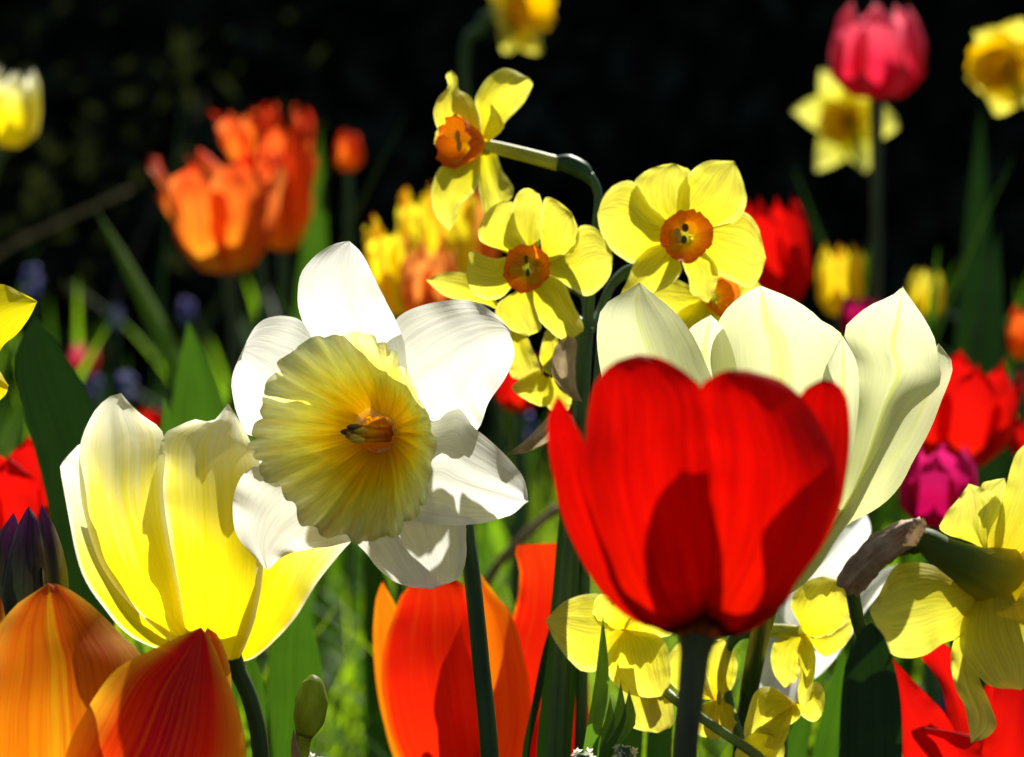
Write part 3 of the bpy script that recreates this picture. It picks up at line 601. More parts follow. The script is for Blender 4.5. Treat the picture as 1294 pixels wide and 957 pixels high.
# --- purple bud
def purple_bud():
    d = 0.80
    t = root_at('tulip_bud', 'closed purple and green tulip bud at the left edge of the bed', 'bud', 45, 1000, d)
    m = M['bud']; b = (42, 815)
    petal('petal', t, [b, (-8, 790), (-14, 740), (-10, 690), (2, 668)], [b, (30, 780), (30, 720), (26, 680), (22, 658)], d, [0, .2, .3, .2, 0], [0, .8, 1, .8, .3], [0, -.3, -.3, -.2, 0], m, tip=(17, 648), nu=9, nv=20)
    petal('petal', t, [b, (20, 780), (10, 730), (20, 680)], [b, (66, 780), (72, 730), (62, 680)], d, [0, .9, 1.1, .8], [0, .5, .7, .5], [0, .5, .7, .5], m, tip=(42, 650), nu=9, nv=20)
    petal('petal', t, [b, (56, 780), (54, 730), (52, 690), (49, 655)], [b, (76, 800), (87, 745), (81, 701), (70, 668), (61, 652)], d, [0, -.1, -.2, -.1, 0], [0, -.7, -.8, -.5, -.1], [0, .6, .8, .6, .2], m, tip=(53, 637), nu=9, nv=20)
    petal('petal', t, [b, (10, 800), (3, 765), (6, 725), (14, 690), (24, 660)], [b, (64, 800), (63, 760), (59, 720), (55, 690), (47, 656)], d, [0, -.9, -1.1, -.9, -.4], [0, -.2, -.3, -.2, 0], [0, -.4, -.5, -.4, -.1], m, tip=(36, 640), nu=9, nv=20)
    tube('stem', t, [(42, 812), (43, 850), (45, 1000)], [16, 11, 11], d, M['stem'], 12, ground=True)
purple_bud()

# --- cluster of small yellow narcissi with orange cups, on one stem
def narcissus():
    d = 0.875
    t = root_at('narcissus', 'yellow narcissus cluster with orange cups rising above the other flowers', 'narcissus', 715, 957, d)
    m = M['narc']
    def star(parent, dd, specs, k0=1):
        for L, R, tip, zm, zl, zr in specs:
            petal('petal', parent, L, R, dd, zm, zl, zr, m, tip=tip, jit=.6, nu=11, nv=26, ruffle=.05, crease=-.03, hole=(L[0][0], L[0][1], 9) if k0 else None)
    # umbel junction
    J = (742, 420, 1.0)
    # flower seen from the side, on top
    f = tube('flower', t, [(606, 181, 3.4), (632, 188, 3.4), (668, 197, 3.3), (705, 207, 3.2)], [7, 9, 9.5, 10], d, M['tubeyel'], 14, cap=False)
    star(f, d + .032, [
        ([(606, 180), (585, 190), (568, 200)], [(606, 178), (590, 160), (565, 158), (552, 165)], (549, 182), [0, .2, .4], [0, .4, .6], [0, .2, .2]),
        ([(606, 185), (585, 200), (562, 206), (549, 224), (544, 248), (551, 273)], [(608, 190), (607, 219), (600, 241), (582, 260), (578, 274)], (568, 293), [0, -.5, -.7, -.5], [0, -.2, -.2, -.2], [0, -.3, -.3, -.2]),
        ([(606, 186), (603, 205), (604, 230), (608, 253), (613, 274)], [(612, 186), (626, 190), (634, 214), (647, 234), (648, 248)], (634, 262), [0, .4, .7, .8], [0, .1, .3, .5], [0, 1.0, 1.2, 1.0]),
        ([(607, 182), (580, 180), (556, 166), (548, 145), (553, 125), (566, 110), (563, 95)], [(611, 178), (606, 154), (602, 135), (592, 120), (580, 113), (578, 97)], (570, 89), [0, -.5, -.7, -.5, -.4], [0, -.2, 0, .2, -.2], [0, .2, .2, .1, 0]),
        ([(607, 182), (606, 150), (600, 127), (611, 104), (624, 92), (641, 86)], [(613, 182), (626, 172), (641, 152), (662, 130), (673, 107)], (668, 98), [0, -.2, -.5, -.3], [0, .3, .4, .3], [0, .4, .6, .5]),
        ([(609, 182), (612, 165), (619, 145), (620, 131)], [(613, 182), (622, 176), (634, 165), (637, 157)], (628, 140), [-.2, -.8, -.9], [-.2, -.6, -.6], [0, -.4, -.5])])
    corona('corona', f, (604, 182, 0), (571, 180, -.75), 13, 33, d + .032, M['orangecup'], lobes=5, ruff=.08, fine=11, fruff=.08, flare=.7, n=80, rows=20, seed=2)
    for a in ((578, 172), (580, 184)): blob('anther', f, P(a[0], a[1], d + .026), .0011, M['anther'], (.8, .8, 1.8), 6)
    tube('ovary', f, [(702, 206, 3.2), (718, 207, 3.2), (736, 216, 3.1), (748, 230, 3.0)], [9, 12.5, 12, 6], d, M['stemdark'], 14)
    tube('pedicel', f, [(744, 222, 3.0), (752, 234, 3.0), (756, 252, 2.9), (753, 290, 2.4), (748, 350, 1.7), J], [7, 6, 5.5, 5.5, 6, 7], d, M['stem'], 12)
    # middle flower, facing
    f = tube('flower', t, [(668, 340, .3), (680, 345, 1.0), (705, 352, 2.0), (724, 362, 2.4)], [11, 8, 7, 8], d, M['tubeyel'], 12, cap=False)
    A = (667, 340)
    star(f, d, [
        ([A, (640, 320), (608, 306), (606, 286), (617, 266), (633, 255)], [A, (668, 315), (655, 292), (650, 272)], (648, 255), [.1, .0, -.2, -.2], [.3, .3, .3, .2], [.1, .2, .2, .1]),
        ([A, (683, 320), (683, 300), (684, 270), (690, 249), (706, 255)], [A, (705, 328), (728, 312), (732, 295), (728, 282)], (722, 268), [.1, 0, 0, .2], [.2, .2, .1, .2], [.2, .3, .3, .2]),
        ([A, (655, 365), (630, 383), (627, 402), (645, 417)], [A, (672, 365), (680, 390), (684, 415)], (668, 425), [.4, .5, .5, .5], [.5, .6, .6, .6], [.5, .6, .6, .6]),
        ([A, (645, 325), (625, 327), (596, 318), (591, 328)], [A, (645, 365), (633, 377), (612, 379), (597, 369)], (589, 350), [.1, -.2, -.4, -.3], [.2, .1, .0, 0], [.2, .2, .1, 0]),
        ([A, (655, 310), (644, 285), (648, 260), (655, 243), (667, 238)], [A, (680, 315), (686, 290), (686, 262)], (681, 245), [.3, .4, .5, .4], [.5, .6, .6, .5], [.5, .6, .6, .5]),
        ([A, (690, 322), (712, 316), (728, 302), (732, 286), (751, 287), (766, 304)], [A, (692, 348), (718, 362), (737, 374), (754, 369), (771, 348)], (774, 323), [.2, .2, .2, .3], [.4, .4, .4, .4], [.4, .4, .4, .4]),
        ([A, (664, 365), (668, 380), (678, 401), (700, 423), (716, 431)], [A, (695, 348), (714, 360), (724, 383), (738, 414)], (729, 424), [0, -.3, -.5, -.5], [.1, .1, .1, 0], [.1, .1, .2, .1])])
    corona('corona', f, (668, 341, .2), (665, 339, -.55), 9, 30, d, M['orangecup'], lobes=5, ruff=.10, fine=11, fruff=.10, flare=.62, n=80, rows=20, seed=5)
    for a in ((665, 328), (671, 336), (667, 345), (674, 341)): blob('anther', f, P(a[0], a[1], d - .002), .0008, M['pollen'] if a[1] < 330 or a[1] > 344 else M['anther'], (.8, .8, 1.7), 6)
    tube('pedicel', f, [(722, 360, 2.4), (738, 372, 2.2), (742, 390, 1.6), J], [8, 7, 6.5, 7], d, M['stem'], 12)
    # right flower, facing
    f = tube('flower', t, [(866, 300, .4), (852, 310, 1.2), (830, 325, 2.2), (812, 338, 2.6)], [12, 8, 7, 9], d, M['tubeyel'], 12, cap=False)
    A = (866, 300)
    star(f, d, [
        ([A, (840, 290), (815, 272), (800, 252), (801, 231), (815, 217), (835, 209)], [A, (868, 270), (876, 243), (873, 217), (862, 211)], (852, 207), [.3, .3, .4, .5], [.5, .5, .5, .5], [.5, .5, .5, .5]),
        ([A, (888, 280), (915, 268), (941, 268), (956, 283), (963, 305)], [A, (895, 325), (905, 345), (926, 356), (948, 364), (961, 348)], (968, 326), [.3, .4, .5, .6], [.5, .6, .6, .6], [.5, .6, .6, .5]),
        ([A, (862, 330), (870, 352), (873, 370), (886, 379)], [A, (898, 325), (908, 345), (902, 370)], (895, 383), [.3, .4, .4, .3], [.5, .5, .5, .4], [.5, .5, .5, .4]),
        ([A, (845, 278), (823, 262), (801, 230), (778, 233), (762, 250)], [A, (840, 315), (822, 325), (800, 333), (785, 325), (770, 313), (758, 290)], (755, 270), [.1, .0, .1, .3], [.3, .3, .3, .4], [.3, .3, .4, .4]),
        ([A, (856, 275), (857, 240), (873, 217), (890, 205), (908, 203)], [A, (900, 290), (930, 280), (942, 262), (943, 245), (937, 224)], (928, 204), [.1, 0, .1, .3], [.3, .3, .3, .3], [.3, .3, .3, .3]),
        ([A, (830, 306), (805, 325), (793, 355), (784, 374)], [A, (860, 328), (861, 345), (838, 366), (815, 372)], (790, 385), [0, -.2, -.3, -.2], [.2, .2, .3, .3], [.2, .2, .1, .1])])
    corona('corona', f, (866, 300, .25), (868, 298, -.55), 10, 33, d, M['orangecup'], lobes=5, ruff=.10, fine=11, fruff=.10, flare=.62, n=80, rows=20, seed=8)
    for a in ((866, 288), (856, 294), (858, 302), (864, 303)): blob('anther', f, P(a[0], a[1], d - .002), .0009, M['pollen'] if a[0] > 860 else M['anther'], (1.2, .8, 1.5), 6)
    tube('pedicel', f, [(812, 338, 2.6), (790, 345, 2.6), (772, 362, 2.2), (758, 395, 1.6), J], [9, 8, 6, 6, 7], d, M['stem'], 12)
    # flower low on the right, turned away to the right
    f = tube('flower', t, [(900, 375, 2.2), (885, 378, 2.8), (850, 372, 3.2), (820, 372, 3.0)], [9, 8, 7, 8], d, M['tubeyel'], 12, cap=False)
    A = (898, 376)
    star(f, d, [
        ([A, (870, 360), (840, 350), (812, 362)], [A, (885, 400), (860, 412), (838, 400)], (818, 382), [2.2, 2.0, 2.0], [2.3, 2.2, 2.2], [2.3, 2.2, 2.2]),
        ([A, (870, 385), (848, 405), (850, 425)], [A, (912, 395), (908, 415), (896, 430)], (872, 436), [2.1, 1.8, 1.7], [2.2, 2.0, 2.0], [2.2, 2.0, 2.0]),
        ([A, (890, 360), (890, 340), (900, 330)], [A, (925, 360), (935, 345), (930, 330)], (918, 322), [2.3, 2.2, 2.2], [2.4, 2.4, 2.3], [2.4, 2.4, 2.3]),
        ([A, (910, 390), (905, 405), (915, 415)], [A, (935, 375), (945, 390), (942, 405)], (930, 415), [2.3, 2.2, 2.2], [2.4, 2.4, 2.3], [2.4, 2.4, 2.3]),
        ([A, (920, 365), (940, 350), (952, 352)], [A, (925, 385), (945, 385), (955, 375)], (962, 362), [2.3, 2.2, 2.2], [2.4, 2.4, 2.3], [2.4, 2.4, 2.3])])
    corona('corona', f, (899, 377, 2.1), (917, 375, 1.2), 11, 27, d, M['orangecup'], lobes=6, ruff=.05, fine=13, fruff=.02, flare=.8, n=72, rows=18, seed=12, ex=.8)
    tube('pedicel', f, [(820, 372, 3.0), (790, 380, 2.8), (765, 398, 2.0), J], [8, 6, 6, 7], d, M['stem'], 12)
    # flower behind, its petals showing at the left and hanging below the middle one
    f = tube('flower', t, [(640, 400, 2.4), (668, 398, 2.6), (700, 400, 2.4)], [10, 7, 7], d, M['tubeyel'], 12, cap=False)
    A = (640, 398)
    star(f, d, [
        ([A, (610, 360), (585, 345), (560, 345)], [A, (615, 385), (590, 381), (562, 374)], (538, 354), [2.2, 2.0, 1.9], [2.3, 2.2, 2.0], [2.3, 2.2, 2.1]),
        ([A, (640, 425), (640, 450), (646, 475)], [A, (662, 420), (672, 440), (682, 468)], (660, 482), [2.2, 2.0, 1.9], [2.3, 2.2, 2.0], [2.3, 2.2, 2.1]),
        ([A, (610, 405), (602, 420), (610, 440)], [A, (640, 425), (640, 440), (636, 452)], (624, 458), [2.4, 2.6, 2.6], [2.5, 2.8, 2.8], [2.5, 2.8, 2.8])])
    tube('pedicel', f, [(700, 400, 2.4), (722, 402, 2.2), (735, 408, 1.8), J], [7, 6, 6, 7], d, M['stem'], 12)
    f = tube('flower', t, [(690, 470, 2.0), (704, 452, 2.0), (722, 436, 1.8)], [8, 7, 6], d, M['tubeyel'], 12, cap=False)
    A = (694, 470)
    star(f, d, [
        ([A, (680, 468), (660, 478), (647, 488)], [A, (700, 495), (694, 512), (678, 512), (664, 505)], (650, 496), [2.0, 1.6, 1.5], [2.1, 1.9, 1.8], [2.1, 2.0, 1.9]),
        ([A, (682, 455), (686, 430), (690, 418)], [A, (700, 460), (706, 440), (704, 425)], (697, 412), [2.0, 1.9, 1.9], [2.1, 2.0, 2.0], [2.1, 2.0, 2.0]),
        ([A, (690, 490), (690, 510), (698, 520)], [A, (712, 480), (722, 500), (720, 515)], (710, 525), [2.2, 2.4, 2.4], [2.2, 2.4, 2.4], [2.2, 2.4, 2.4])])
    tube('pedicel', f, [(722, 436, 1.8), (734, 426, 1.4), J], [6, 6, 7], d, M['stem'], 10)
    # stem, spathe, leaves
    tube('stem', t, [(742, 414, 1.0), (737, 460, .8), (733, 540, .8), (726, 640, .8), (716, 760, .8), (704, 957, .8)], [9, 10.5, 11, 11.5, 12, 12.5], d, M['stem'], 14, ground=True, squash=.7)
    petal('spathe', t, [(724, 505), (705, 490), (697, 468), (698, 450), (706, 432)], [(736, 508), (729, 490), (727, 460), (729, 440), (727, 428)], d, [0, -.5, -.6, -.4], [.4, .3, .2, .1], [.2, .1, 0, 0], M['spathe'], tip=(718, 424), ruffle=.12, nu=11, nv=20)
    petal('spathe', t, [(724, 525), (700, 522), (684, 536), (664, 556)], [(728, 545), (700, 556), (684, 563), (662, 573)], d, [0, -.3, -.2, 0], [.2, .2, .2, .1], [.2, .1, .1, .1], M['spathe'], tip=(640, 575), ruffle=.12, nu=9, nv=20)
    tube('pedicel', t, [(760, 400, 2.0), (757, 440, 1.9), (753, 500, 1.6), (746, 560, 1.4), (740, 700, 1.2), (733, 957, 1.2)], [4, 4.5, 5, 6, 7, 8], d, M['stem'], 10)
    gp = ground_py(d)
    petal('leaf', t, [(690, gp), (677, 957), (686, 860), (697, 760), (703, 690), (708, 640)], [(735, gp), (722, 957), (731, 840), (738, 740), (734, 650), (726, 590)], d + .012, [0, 0, 0], [.3, .3, .3], [.2, .2, .2], M['leafdark'], tip=(716, 560), ruffle=.02, nu=11, nv=44)
    petal('leaf', t, [(650, gp), (659, 957), (672, 890), (684, 830)], [(660, gp), (669, 957), (684, 880), (693, 820)], d + .0, [0, 0, 0], [.1, .1, .1], [.1, .1, .1], M['leafdark'], tip=(694, 795), ruffle=.02, nu=7, nv=36)
narcissus()

# --- red-orange tulip low in the middle
def red_orange():
    d = 0.955
    t = root_at('tulip', 'red orange tulip low in the middle under the white daffodil', 'tulip', 605, 1150, d)
    b = (606, 1070)
    m = M['redorange']
    petal('petal', t, [b, (515, 990), (482, 900), (472, 820), (474, 765), (480, 742)], [b, (540, 980), (520, 890), (510, 820), (506, 780)], d, [0, .8, 1.2, 1.2, 1.0], [0, 1.4, 1.8, 1.7, 1.4], [0, .8, 1.0, 1.0, .8], M['orangein'], tip=(483, 735))
    petal('petal', t, [b, (575, 960), (572, 860), (582, 780), (592, 740)], [b, (635, 970), (648, 880), (652, 810), (643, 775), (626, 752)], d, [0, 2.0, 2.8, 2.8, 2.6], [0, 1.4, 2.0, 2.2, 2.2], [0, 1.2, 1.9, 2.0, 2.0], M['orangein'], tip=(603, 722))
    petal('petal', t, [b, (600, 980), (612, 890), (632, 815), (650, 772), (657, 725), (651, 700), (653, 689)], [b, (690, 985), (714, 890), (722, 800), (716, 730), (709, 700), (706, 686)], d, [0, .2, .2, .4, .8, 1.0], [0, .5, .7, .8, 1.0, 1.2], [0, .8, 1.0, 1.1, 1.2, 1.2], m, ruffle=.14, jit=2.0)
    petal('petal', t, [b, (640, 1000), (675, 920), (690, 850), (700, 800)], [b, (720, 1000), (742, 930), (744, 870), (738, 810)], d, [0, -.2, -.2, .2], [0, -.2, -.2, 0], [0, .8, 1.2, 1.2], M['redplain'], tip=(722, 770))
    petal('petal', t, [b, (560, 1000), (570, 900), (572, 820), (580, 760), (590, 735)], [b, (655, 1000), (672, 930), (668, 860), (656, 805), (644, 772), (625, 752)], d, [0, -.8, -1.2, -1.0, -.6, -.2], [0, -1.0, -1.4, -1.3, -.8, -.4], [0, 0, 0, .1, .2, .2], M['orangein'], tip=(601, 722), ruffle=.1, crease=.1, jit=1.2)
    petal('petal', t, [b, (545, 1020), (503, 951), (486, 892), (482, 840), (488, 805), (497, 780), (510, 748)], [b, (620, 1000), (624, 920), (615, 840), (602, 780), (585, 738)], d, [0, -2.0, -2.8, -2.6, -1.6, -1.0], [0, -.5, -.7, -.5, 0, -.3], [0, -1.6, -2.2, -1.9, -1.2, -.9], m, tip=(545, 722), ruffle=.08, crease=.06)
    tube('stem', t, [(606, 1066), (606, 1100), (604, 1200)], [18, 12, 12], d, M['stem'], 12, ground=True)
red_orange()

# --- small yellow narcissi under the red tulip
def low_narcissus():
    d = 0.86
    t = root_at('narcissus', 'small yellow narcissus cluster hanging under the red tulip', 'narcissus', 760, 957, d)
    m = M['narc']
    def star(parent, dd, specs):
        for L, R, tip, zm, zl, zr in specs:
            petal('petal', parent, L, R, dd, zm, zl, zr, m, tip=tip, jit=.5, nu=11, nv=22, ruffle=.06, crease=-.03)
    f = tube('flower', t, [(800, 800, .6), (815, 830, 1.2), (838, 866, 1.6)], [12, 9, 8], d, M['tubeyel'], 12, cap=False)
    A = (790, 795)
    star(f, d, [
        ([A, (762, 842), (738, 849), (717, 832), (700, 808)], [A, (775, 760), (757, 751), (735, 752), (711, 762)], (689, 784), [.3, 0, 0, .2], [.5, .3, .2, .2], [.5, .3, .2, .2]),
        ([A, (768, 825), (766, 848), (785, 872), (804, 880)], [A, (825, 800), (842, 815), (848, 850), (845, 872), (835, 880)], (820, 882), [0, -.4, -.4, -.1], [.3, .1, .2, .2], [.3, .1, .2, .2]),
        ([A, (765, 795), (750, 780), (752, 758)], [A, (800, 775), (795, 760), (775, 752)], (760, 750), [0, -.5, -.6], [.2, -.2, -.2], [.2, -.2, -.2]),
        ([A, (795, 770), (810, 765), (830, 775)], [A, (810, 805), (840, 805), (850, 800)], (855, 785), [.1, 0, .2], [.3, .3, .3], [.3, .3, .3]),
        ([A, (780, 850), (790, 890), (791, 913), (808, 923)], [A, (835, 850), (848, 880), (851, 915)], (832, 926), [.6, .8, .7, .6], [.8, .9, .9, .8], [.8, .9, .9, .8])])
    tube('pedicel', f, [(838, 866, 1.0), (848, 880, -.2), (890, 910, -.9), (944, 946, -1.0), (965, 962, -.6)], [7, 6.5, 6, 6.5, 7], d, M['stempale'], 12)
    f = tube('flower', t, [(905, 880, 1.6), (912, 900, 1.8), (925, 930, 1.8)], [10, 8, 7], d, M['tubeyel'], 12, cap=False)
    A = (903, 885)
    star(f, d, [
        ([A, (870, 880), (845, 860), (842, 835), (855, 815)], [A, (890, 850), (888, 820)], (872, 805), [1.2, 1.0, 1.0], [1.4, 1.3, 1.3], [1.4, 1.3, 1.3]),
        ([A, (888, 840), (892, 812), (905, 808)], [A, (925, 870), (932, 840), (926, 818)], (916, 806), [1.2, 1.0, 1.0], [1.4, 1.3, 1.3], [1.4, 1.3, 1.3]),
        ([A, (872, 895), (868, 915), (880, 928)], [A, (925, 890), (932, 910), (925, 925)], (905, 935), [1.2, .9, .9], [1.4, 1.3, 1.3], [1.4, 1.3, 1.3])])
    blob('anther', f, P(909, 882, d + .008), .0011, M['anther'], (.8, .8, 2.2), 6)
    # right flower with folded petals
    f = tube('flower', t, [(1012, 798, 0), (990, 797, .3), (962, 797, .6)], [7, 8.5, 9], d, M['tubeyel'], 14, cap=False)
    A = (1016, 800)
    star(f, d, [
        ([A, (995, 800), (978, 812), (974, 835), (980, 856)], [A, (1015, 815), (1012, 840), (1006, 860)], (992, 869), [.3, .2, .3], [.4, .4, .5], [.2, .2, .2]),
        ([A, (1040, 830), (1060, 822), (1073, 808)], [A, (1050, 790), (1070, 780)], (1080, 785), [.3, .2, .3], [.3, .3, .4], [.4, .4, .4]),
        ([A, (1008, 785), (999, 762), (1012, 738), (1038, 729)], [A, (1032, 806), (1055, 800), (1070, 786), (1078, 760), (1066, 740)], (1054, 732), [0, -.6, -.8, -.5], [.1, .1, .2, .1], [.1, .2, .2, .1]),
        ([A, (1008, 820), (1010, 850), (1008, 880)], [A, (1027, 815), (1031, 840), (1024, 880)], (1015, 900), [-.1, -.7, -.7, -.5], [0, -.3, -.4, -.4], [0, -.2, -.2, -.2])])
    tube('pedicel', f, [(962, 797, .6), (930, 805, 1.0), (915, 840, 1.4), (925, 900, 1.4), (945, 957, 1.2)], [9, 7, 6, 6, 7], d, M['stem'], 12)
    f = tube('flower', t, [(985, 905, .8), (975, 930, 1.0), (968, 957, 1.0)], [9, 8, 8], d, M['tubeyel'], 12, cap=False)
    A = (1005, 888)
    star(f, d, [
        ([A, (975, 868), (955, 874), (945, 900), (940, 928)], [A, (1012, 905), (985, 925), (965, 938)], (950, 942), [0, -.5, -.6, -.3], [.2, .1, .1, .1], [.2, .1, .1, .1]),
        ([A, (1010, 900), (1020, 910), (1030, 912)], [A, (1030, 862), (1041, 872), (1042, 890)], (1038, 905), [0, -.2, -.1], [.2, .2, .2], [.2, .2, .2]),
        ([A, (960, 915), (935, 940), (930, 960)], [A, (988, 925), (992, 945), (985, 970)], (960, 985), [-.2, -.9, -.8, -.6], [0, -.3, -.3, -.2], [0, -.2, -.2, -.2]),
        ([A, (955, 925), (960, 918), (972, 920)], [A, (995, 930), (990, 940), (982, 948)], (966, 945), [-.5, -1.3, -1.2], [-.2, -.8, -.9], [-.2, -.9, -.9])])
    gp = ground_py(d)
    for x0, x1, y0, xb, w in ((758, 764, 775, 745, 9), (781, 786, 860, 764, 9), (790, 798, 872, 768, 9), (768, 772, 880, 752, 8)):
        petal('leaf', t, [(xb - w, gp), (xb - w, 957), (x0 - w * .8, (y0 + 957) / 2)], [(xb + w, gp), (xb + w, 957), (x1 + w * .6, (y0 + 957) / 2)], d - .012, [0, -.1, 0], [.1, .1, 0], [.1, .1, 0], M['leafmid'], tip=((x0 + x1) / 2 + 1, y0), ruffle=.02, nu=7, nv=30)
    tube('stem', t, [(962, 957, 1.0), (900, 1100, 1.0), (800, 1400, 1.0)], [9, 10, 11], d, M['stem'], 12, ground=True)
low_narcissus()

# --- yellow daffodil at the right edge, seen from behind
def right_daffodil():
    d = 0.765
    t = root_at('daffodil', 'yellow daffodil at the right edge seen from behind, with brown sheath', 'daffodil', 1060, 957, d, dx=.01, dy=.03)
    m = M['narcpale']; A = (1255, 728)
    def pt(L, R, tip, zm, zl, zr, **k): petal('petal', t, [A] + L, [A] + R, d, zm, zl, zr, m, tip=tip, jit=.8, **k)
    pt([(1258, 670), (1270, 620), (1278, 590), (1288, 568)], [(1300, 690), (1330, 650), (1345, 610)], (1320, 545), [.2, .3, .2], [.3, .2, .1], [.4, .5, .5])
    pt([(1245, 690), (1250, 650), (1240, 614), (1255, 607)], [(1262, 690), (1272, 650), (1274, 625)], (1270, 604), [.4, .7, .8], [.5, .8, .9], [.5, .8, .9])
    pt([(1236, 691), (1190, 672), (1192, 655), (1198, 645), (1211, 631)], [(1248, 690), (1252, 668), (1266, 640), (1253, 623)], (1224, 611), [.3, .2, .2, .1], [.3, .4, .4, .2], [.4, .5, .4, .1], crease=-.1, ruffle=.10)
    pt([(1225, 790), (1203, 815), (1205, 862), (1220, 897)], [(1240, 800), (1236, 850), (1251, 888), (1259, 915), (1249, 931)], (1227, 939), [.3, .4, .5, .3], [.5, .3, .4, .3], [.5, .7, .6, .5], crease=-.12, ruffle=.2)
    pt([(1215, 800), (1193, 813), (1161, 831), (1128, 828), (1118, 809), (1103, 782)], [(1225, 735), (1201, 726), (1170, 712), (1133, 715), (1110, 752)], (1099, 771), [.2, -.2, -.5, -.4], [.4, .4, .4, .3], [.4, .4, .3, .2], ruffle=.12, crease=.04)
    pt([(1300, 745), (1340, 790), (1345, 840)], [(1222, 770), (1212, 810), (1222, 836), (1249, 866)], (1290, 872), [0, -.4, -.5, -.2], [.4, .4, .4, .4], [.3, .2, .1, .1], ruffle=.1)
    corona('corona', t, (1256, 728, .3), (1285, 722, 3.4), 26, 62, d, M['bgcup'], lobes=7, ruff=.1, fine=21, fruff=.03, flare=1.2, n=110, rows=20, seed=3)
    tube('floral_tube', t, [(1264, 732, .5), (1240, 724, .1), (1215, 711, -.2), (1190, 697, -.3), (1168, 684, -.2), (1150, 690, 0)], [44, 33, 25, 20, 17, 12], d, M['neck'], 20, cap=False)
    petal('floral_tube_lit_edge', t, [(1166, 669), (1200, 682), (1235, 690)], [(1170, 676), (1200, 692), (1240, 702)], d - .005, [0, .1, .2], [.2, .2, .3], [0, .1, .2], m, tip=(1262, 698), nu=7, nv=14)  # pale strip standing in for the lit top edge of the neck
    # papery sheath around the neck
    g = tube('spathe', t, [(1070, 742, .1), (1085, 722, -.1), (1105, 702, -.2), (1125, 688, -.2), (1145, 675, -.2), (1166, 664, -.1)], [17, 19, 20, 19, 17, 12], d, M['brown'], 22)
    for v in g.data.vertices:
        a_, k_ = v.index % 22 / 22 * 6.283, v.index // 22 / 30
        n = .0005 * math.sin(6 * a_ + 10 * k_ + 2 * mnoise.noise(v.co * 150)) + mnoise.noise(v.co * 180) * .0007 + mnoise.noise(v.co * 700) * .0004; v.co += v.normal * n
    petal('spathe', t, [(1140, 690), (1150, 668), (1158, 658)], [(1158, 690), (1166, 676), (1170, 668)], d - .012, [0, -.1, 0], [.2, .1, 0], [.1, .1, .1], M['brown'], tip=(1169, 655), ruffle=.1, nu=7, nv=14)
    tube('stem', t, [(1150, 690, 0), (1105, 704, .2), (1079, 735, .5), (1082, 775, 1.2), (1094, 830, 1.8), (1100, 960, 2.0)], [10, 10, 9, 9, 9, 9], d, M['stem'], 12, ground=True)
    gp = ground_py(d)
    petal('leaf', t, [(1075, gp), (1060, 957), (1064, 868), (1073, 827), (1086, 799)], [(1125, gp), (1141, 957), (1138, 882), (1128, 833), (1116, 802)], d - .035, [-.3, -.3, -.2], [.1, .1, .1], [.1, .1, .1], M['leafdark'], tip=(1101, 786), ruffle=.02, nu=13, nv=48, crease=.05)
right_daffodil()

# --- red tulip in the lower right corner
def corner_red():
    d = 0.92
    t = root_at('tulip', 'open red tulip low in the right corner behind the yellow daffodil', 'tulip', 1215, 1150, d)
    m = M['redplain']; b = (1215, 1010)
    petal('petal', t, [b, (1150, 975), (1132, 920), (1126, 870), (1122, 845)], [b, (1215, 950), (1196, 905), (1178, 885), (1152, 858)], d, [0, -.8, -1.0, -.6], [0, -.2, -.1, 0], [0, -.9, -1.0, -.6], m, tip=(1127, 831))
    petal('petal', t, [b, (1200, 950), (1193, 880), (1176, 845), (1164, 830)], [b, (1235, 960), (1228, 920), (1214, 870), (1205, 830)], d, [0, 1.0, 1.4, 1.2], [0, .8, 1.2, 1.0], [0, .8, 1.2, 1.0], m, tip=(1190, 808))
    petal('petal', t, [b, (1240, 950), (1254, 900), (1257, 870)], [b, (1300, 960), (1315, 900), (1310, 860)], d, [0, -.6, -.7, -.2], [0, -.3, -.3, 0], [0, .4, .7, .8], m, tip=(1285, 838))
    petal('petal', t, [b, (1230, 970), (1225, 920), (1232, 890)], [b, (1262, 980), (1275, 930), (1268, 890)], d, [0, 1.6, 2.2, 2.2], [0, 1.2, 1.7, 1.8], [0, 1.2, 1.7, 1.8], m, tip=(1250, 860))
    petal('petal', t, [b, (1190, 990), (1170, 950), (1160, 920)], [b, (1240, 990), (1240, 950), (1230, 930)], d, [0, -1.8, -2.2, -2.0], [0, -1.2, -1.4, -1.4], [0, -1.2, -1.4, -1.4], m, tip=(1195, 925))
    tube('stem', t, [(1215, 1006), (1216, 1060), (1216, 1160)], [17, 12, 12], d, M['stem'], 12, ground=True)
corner_red()

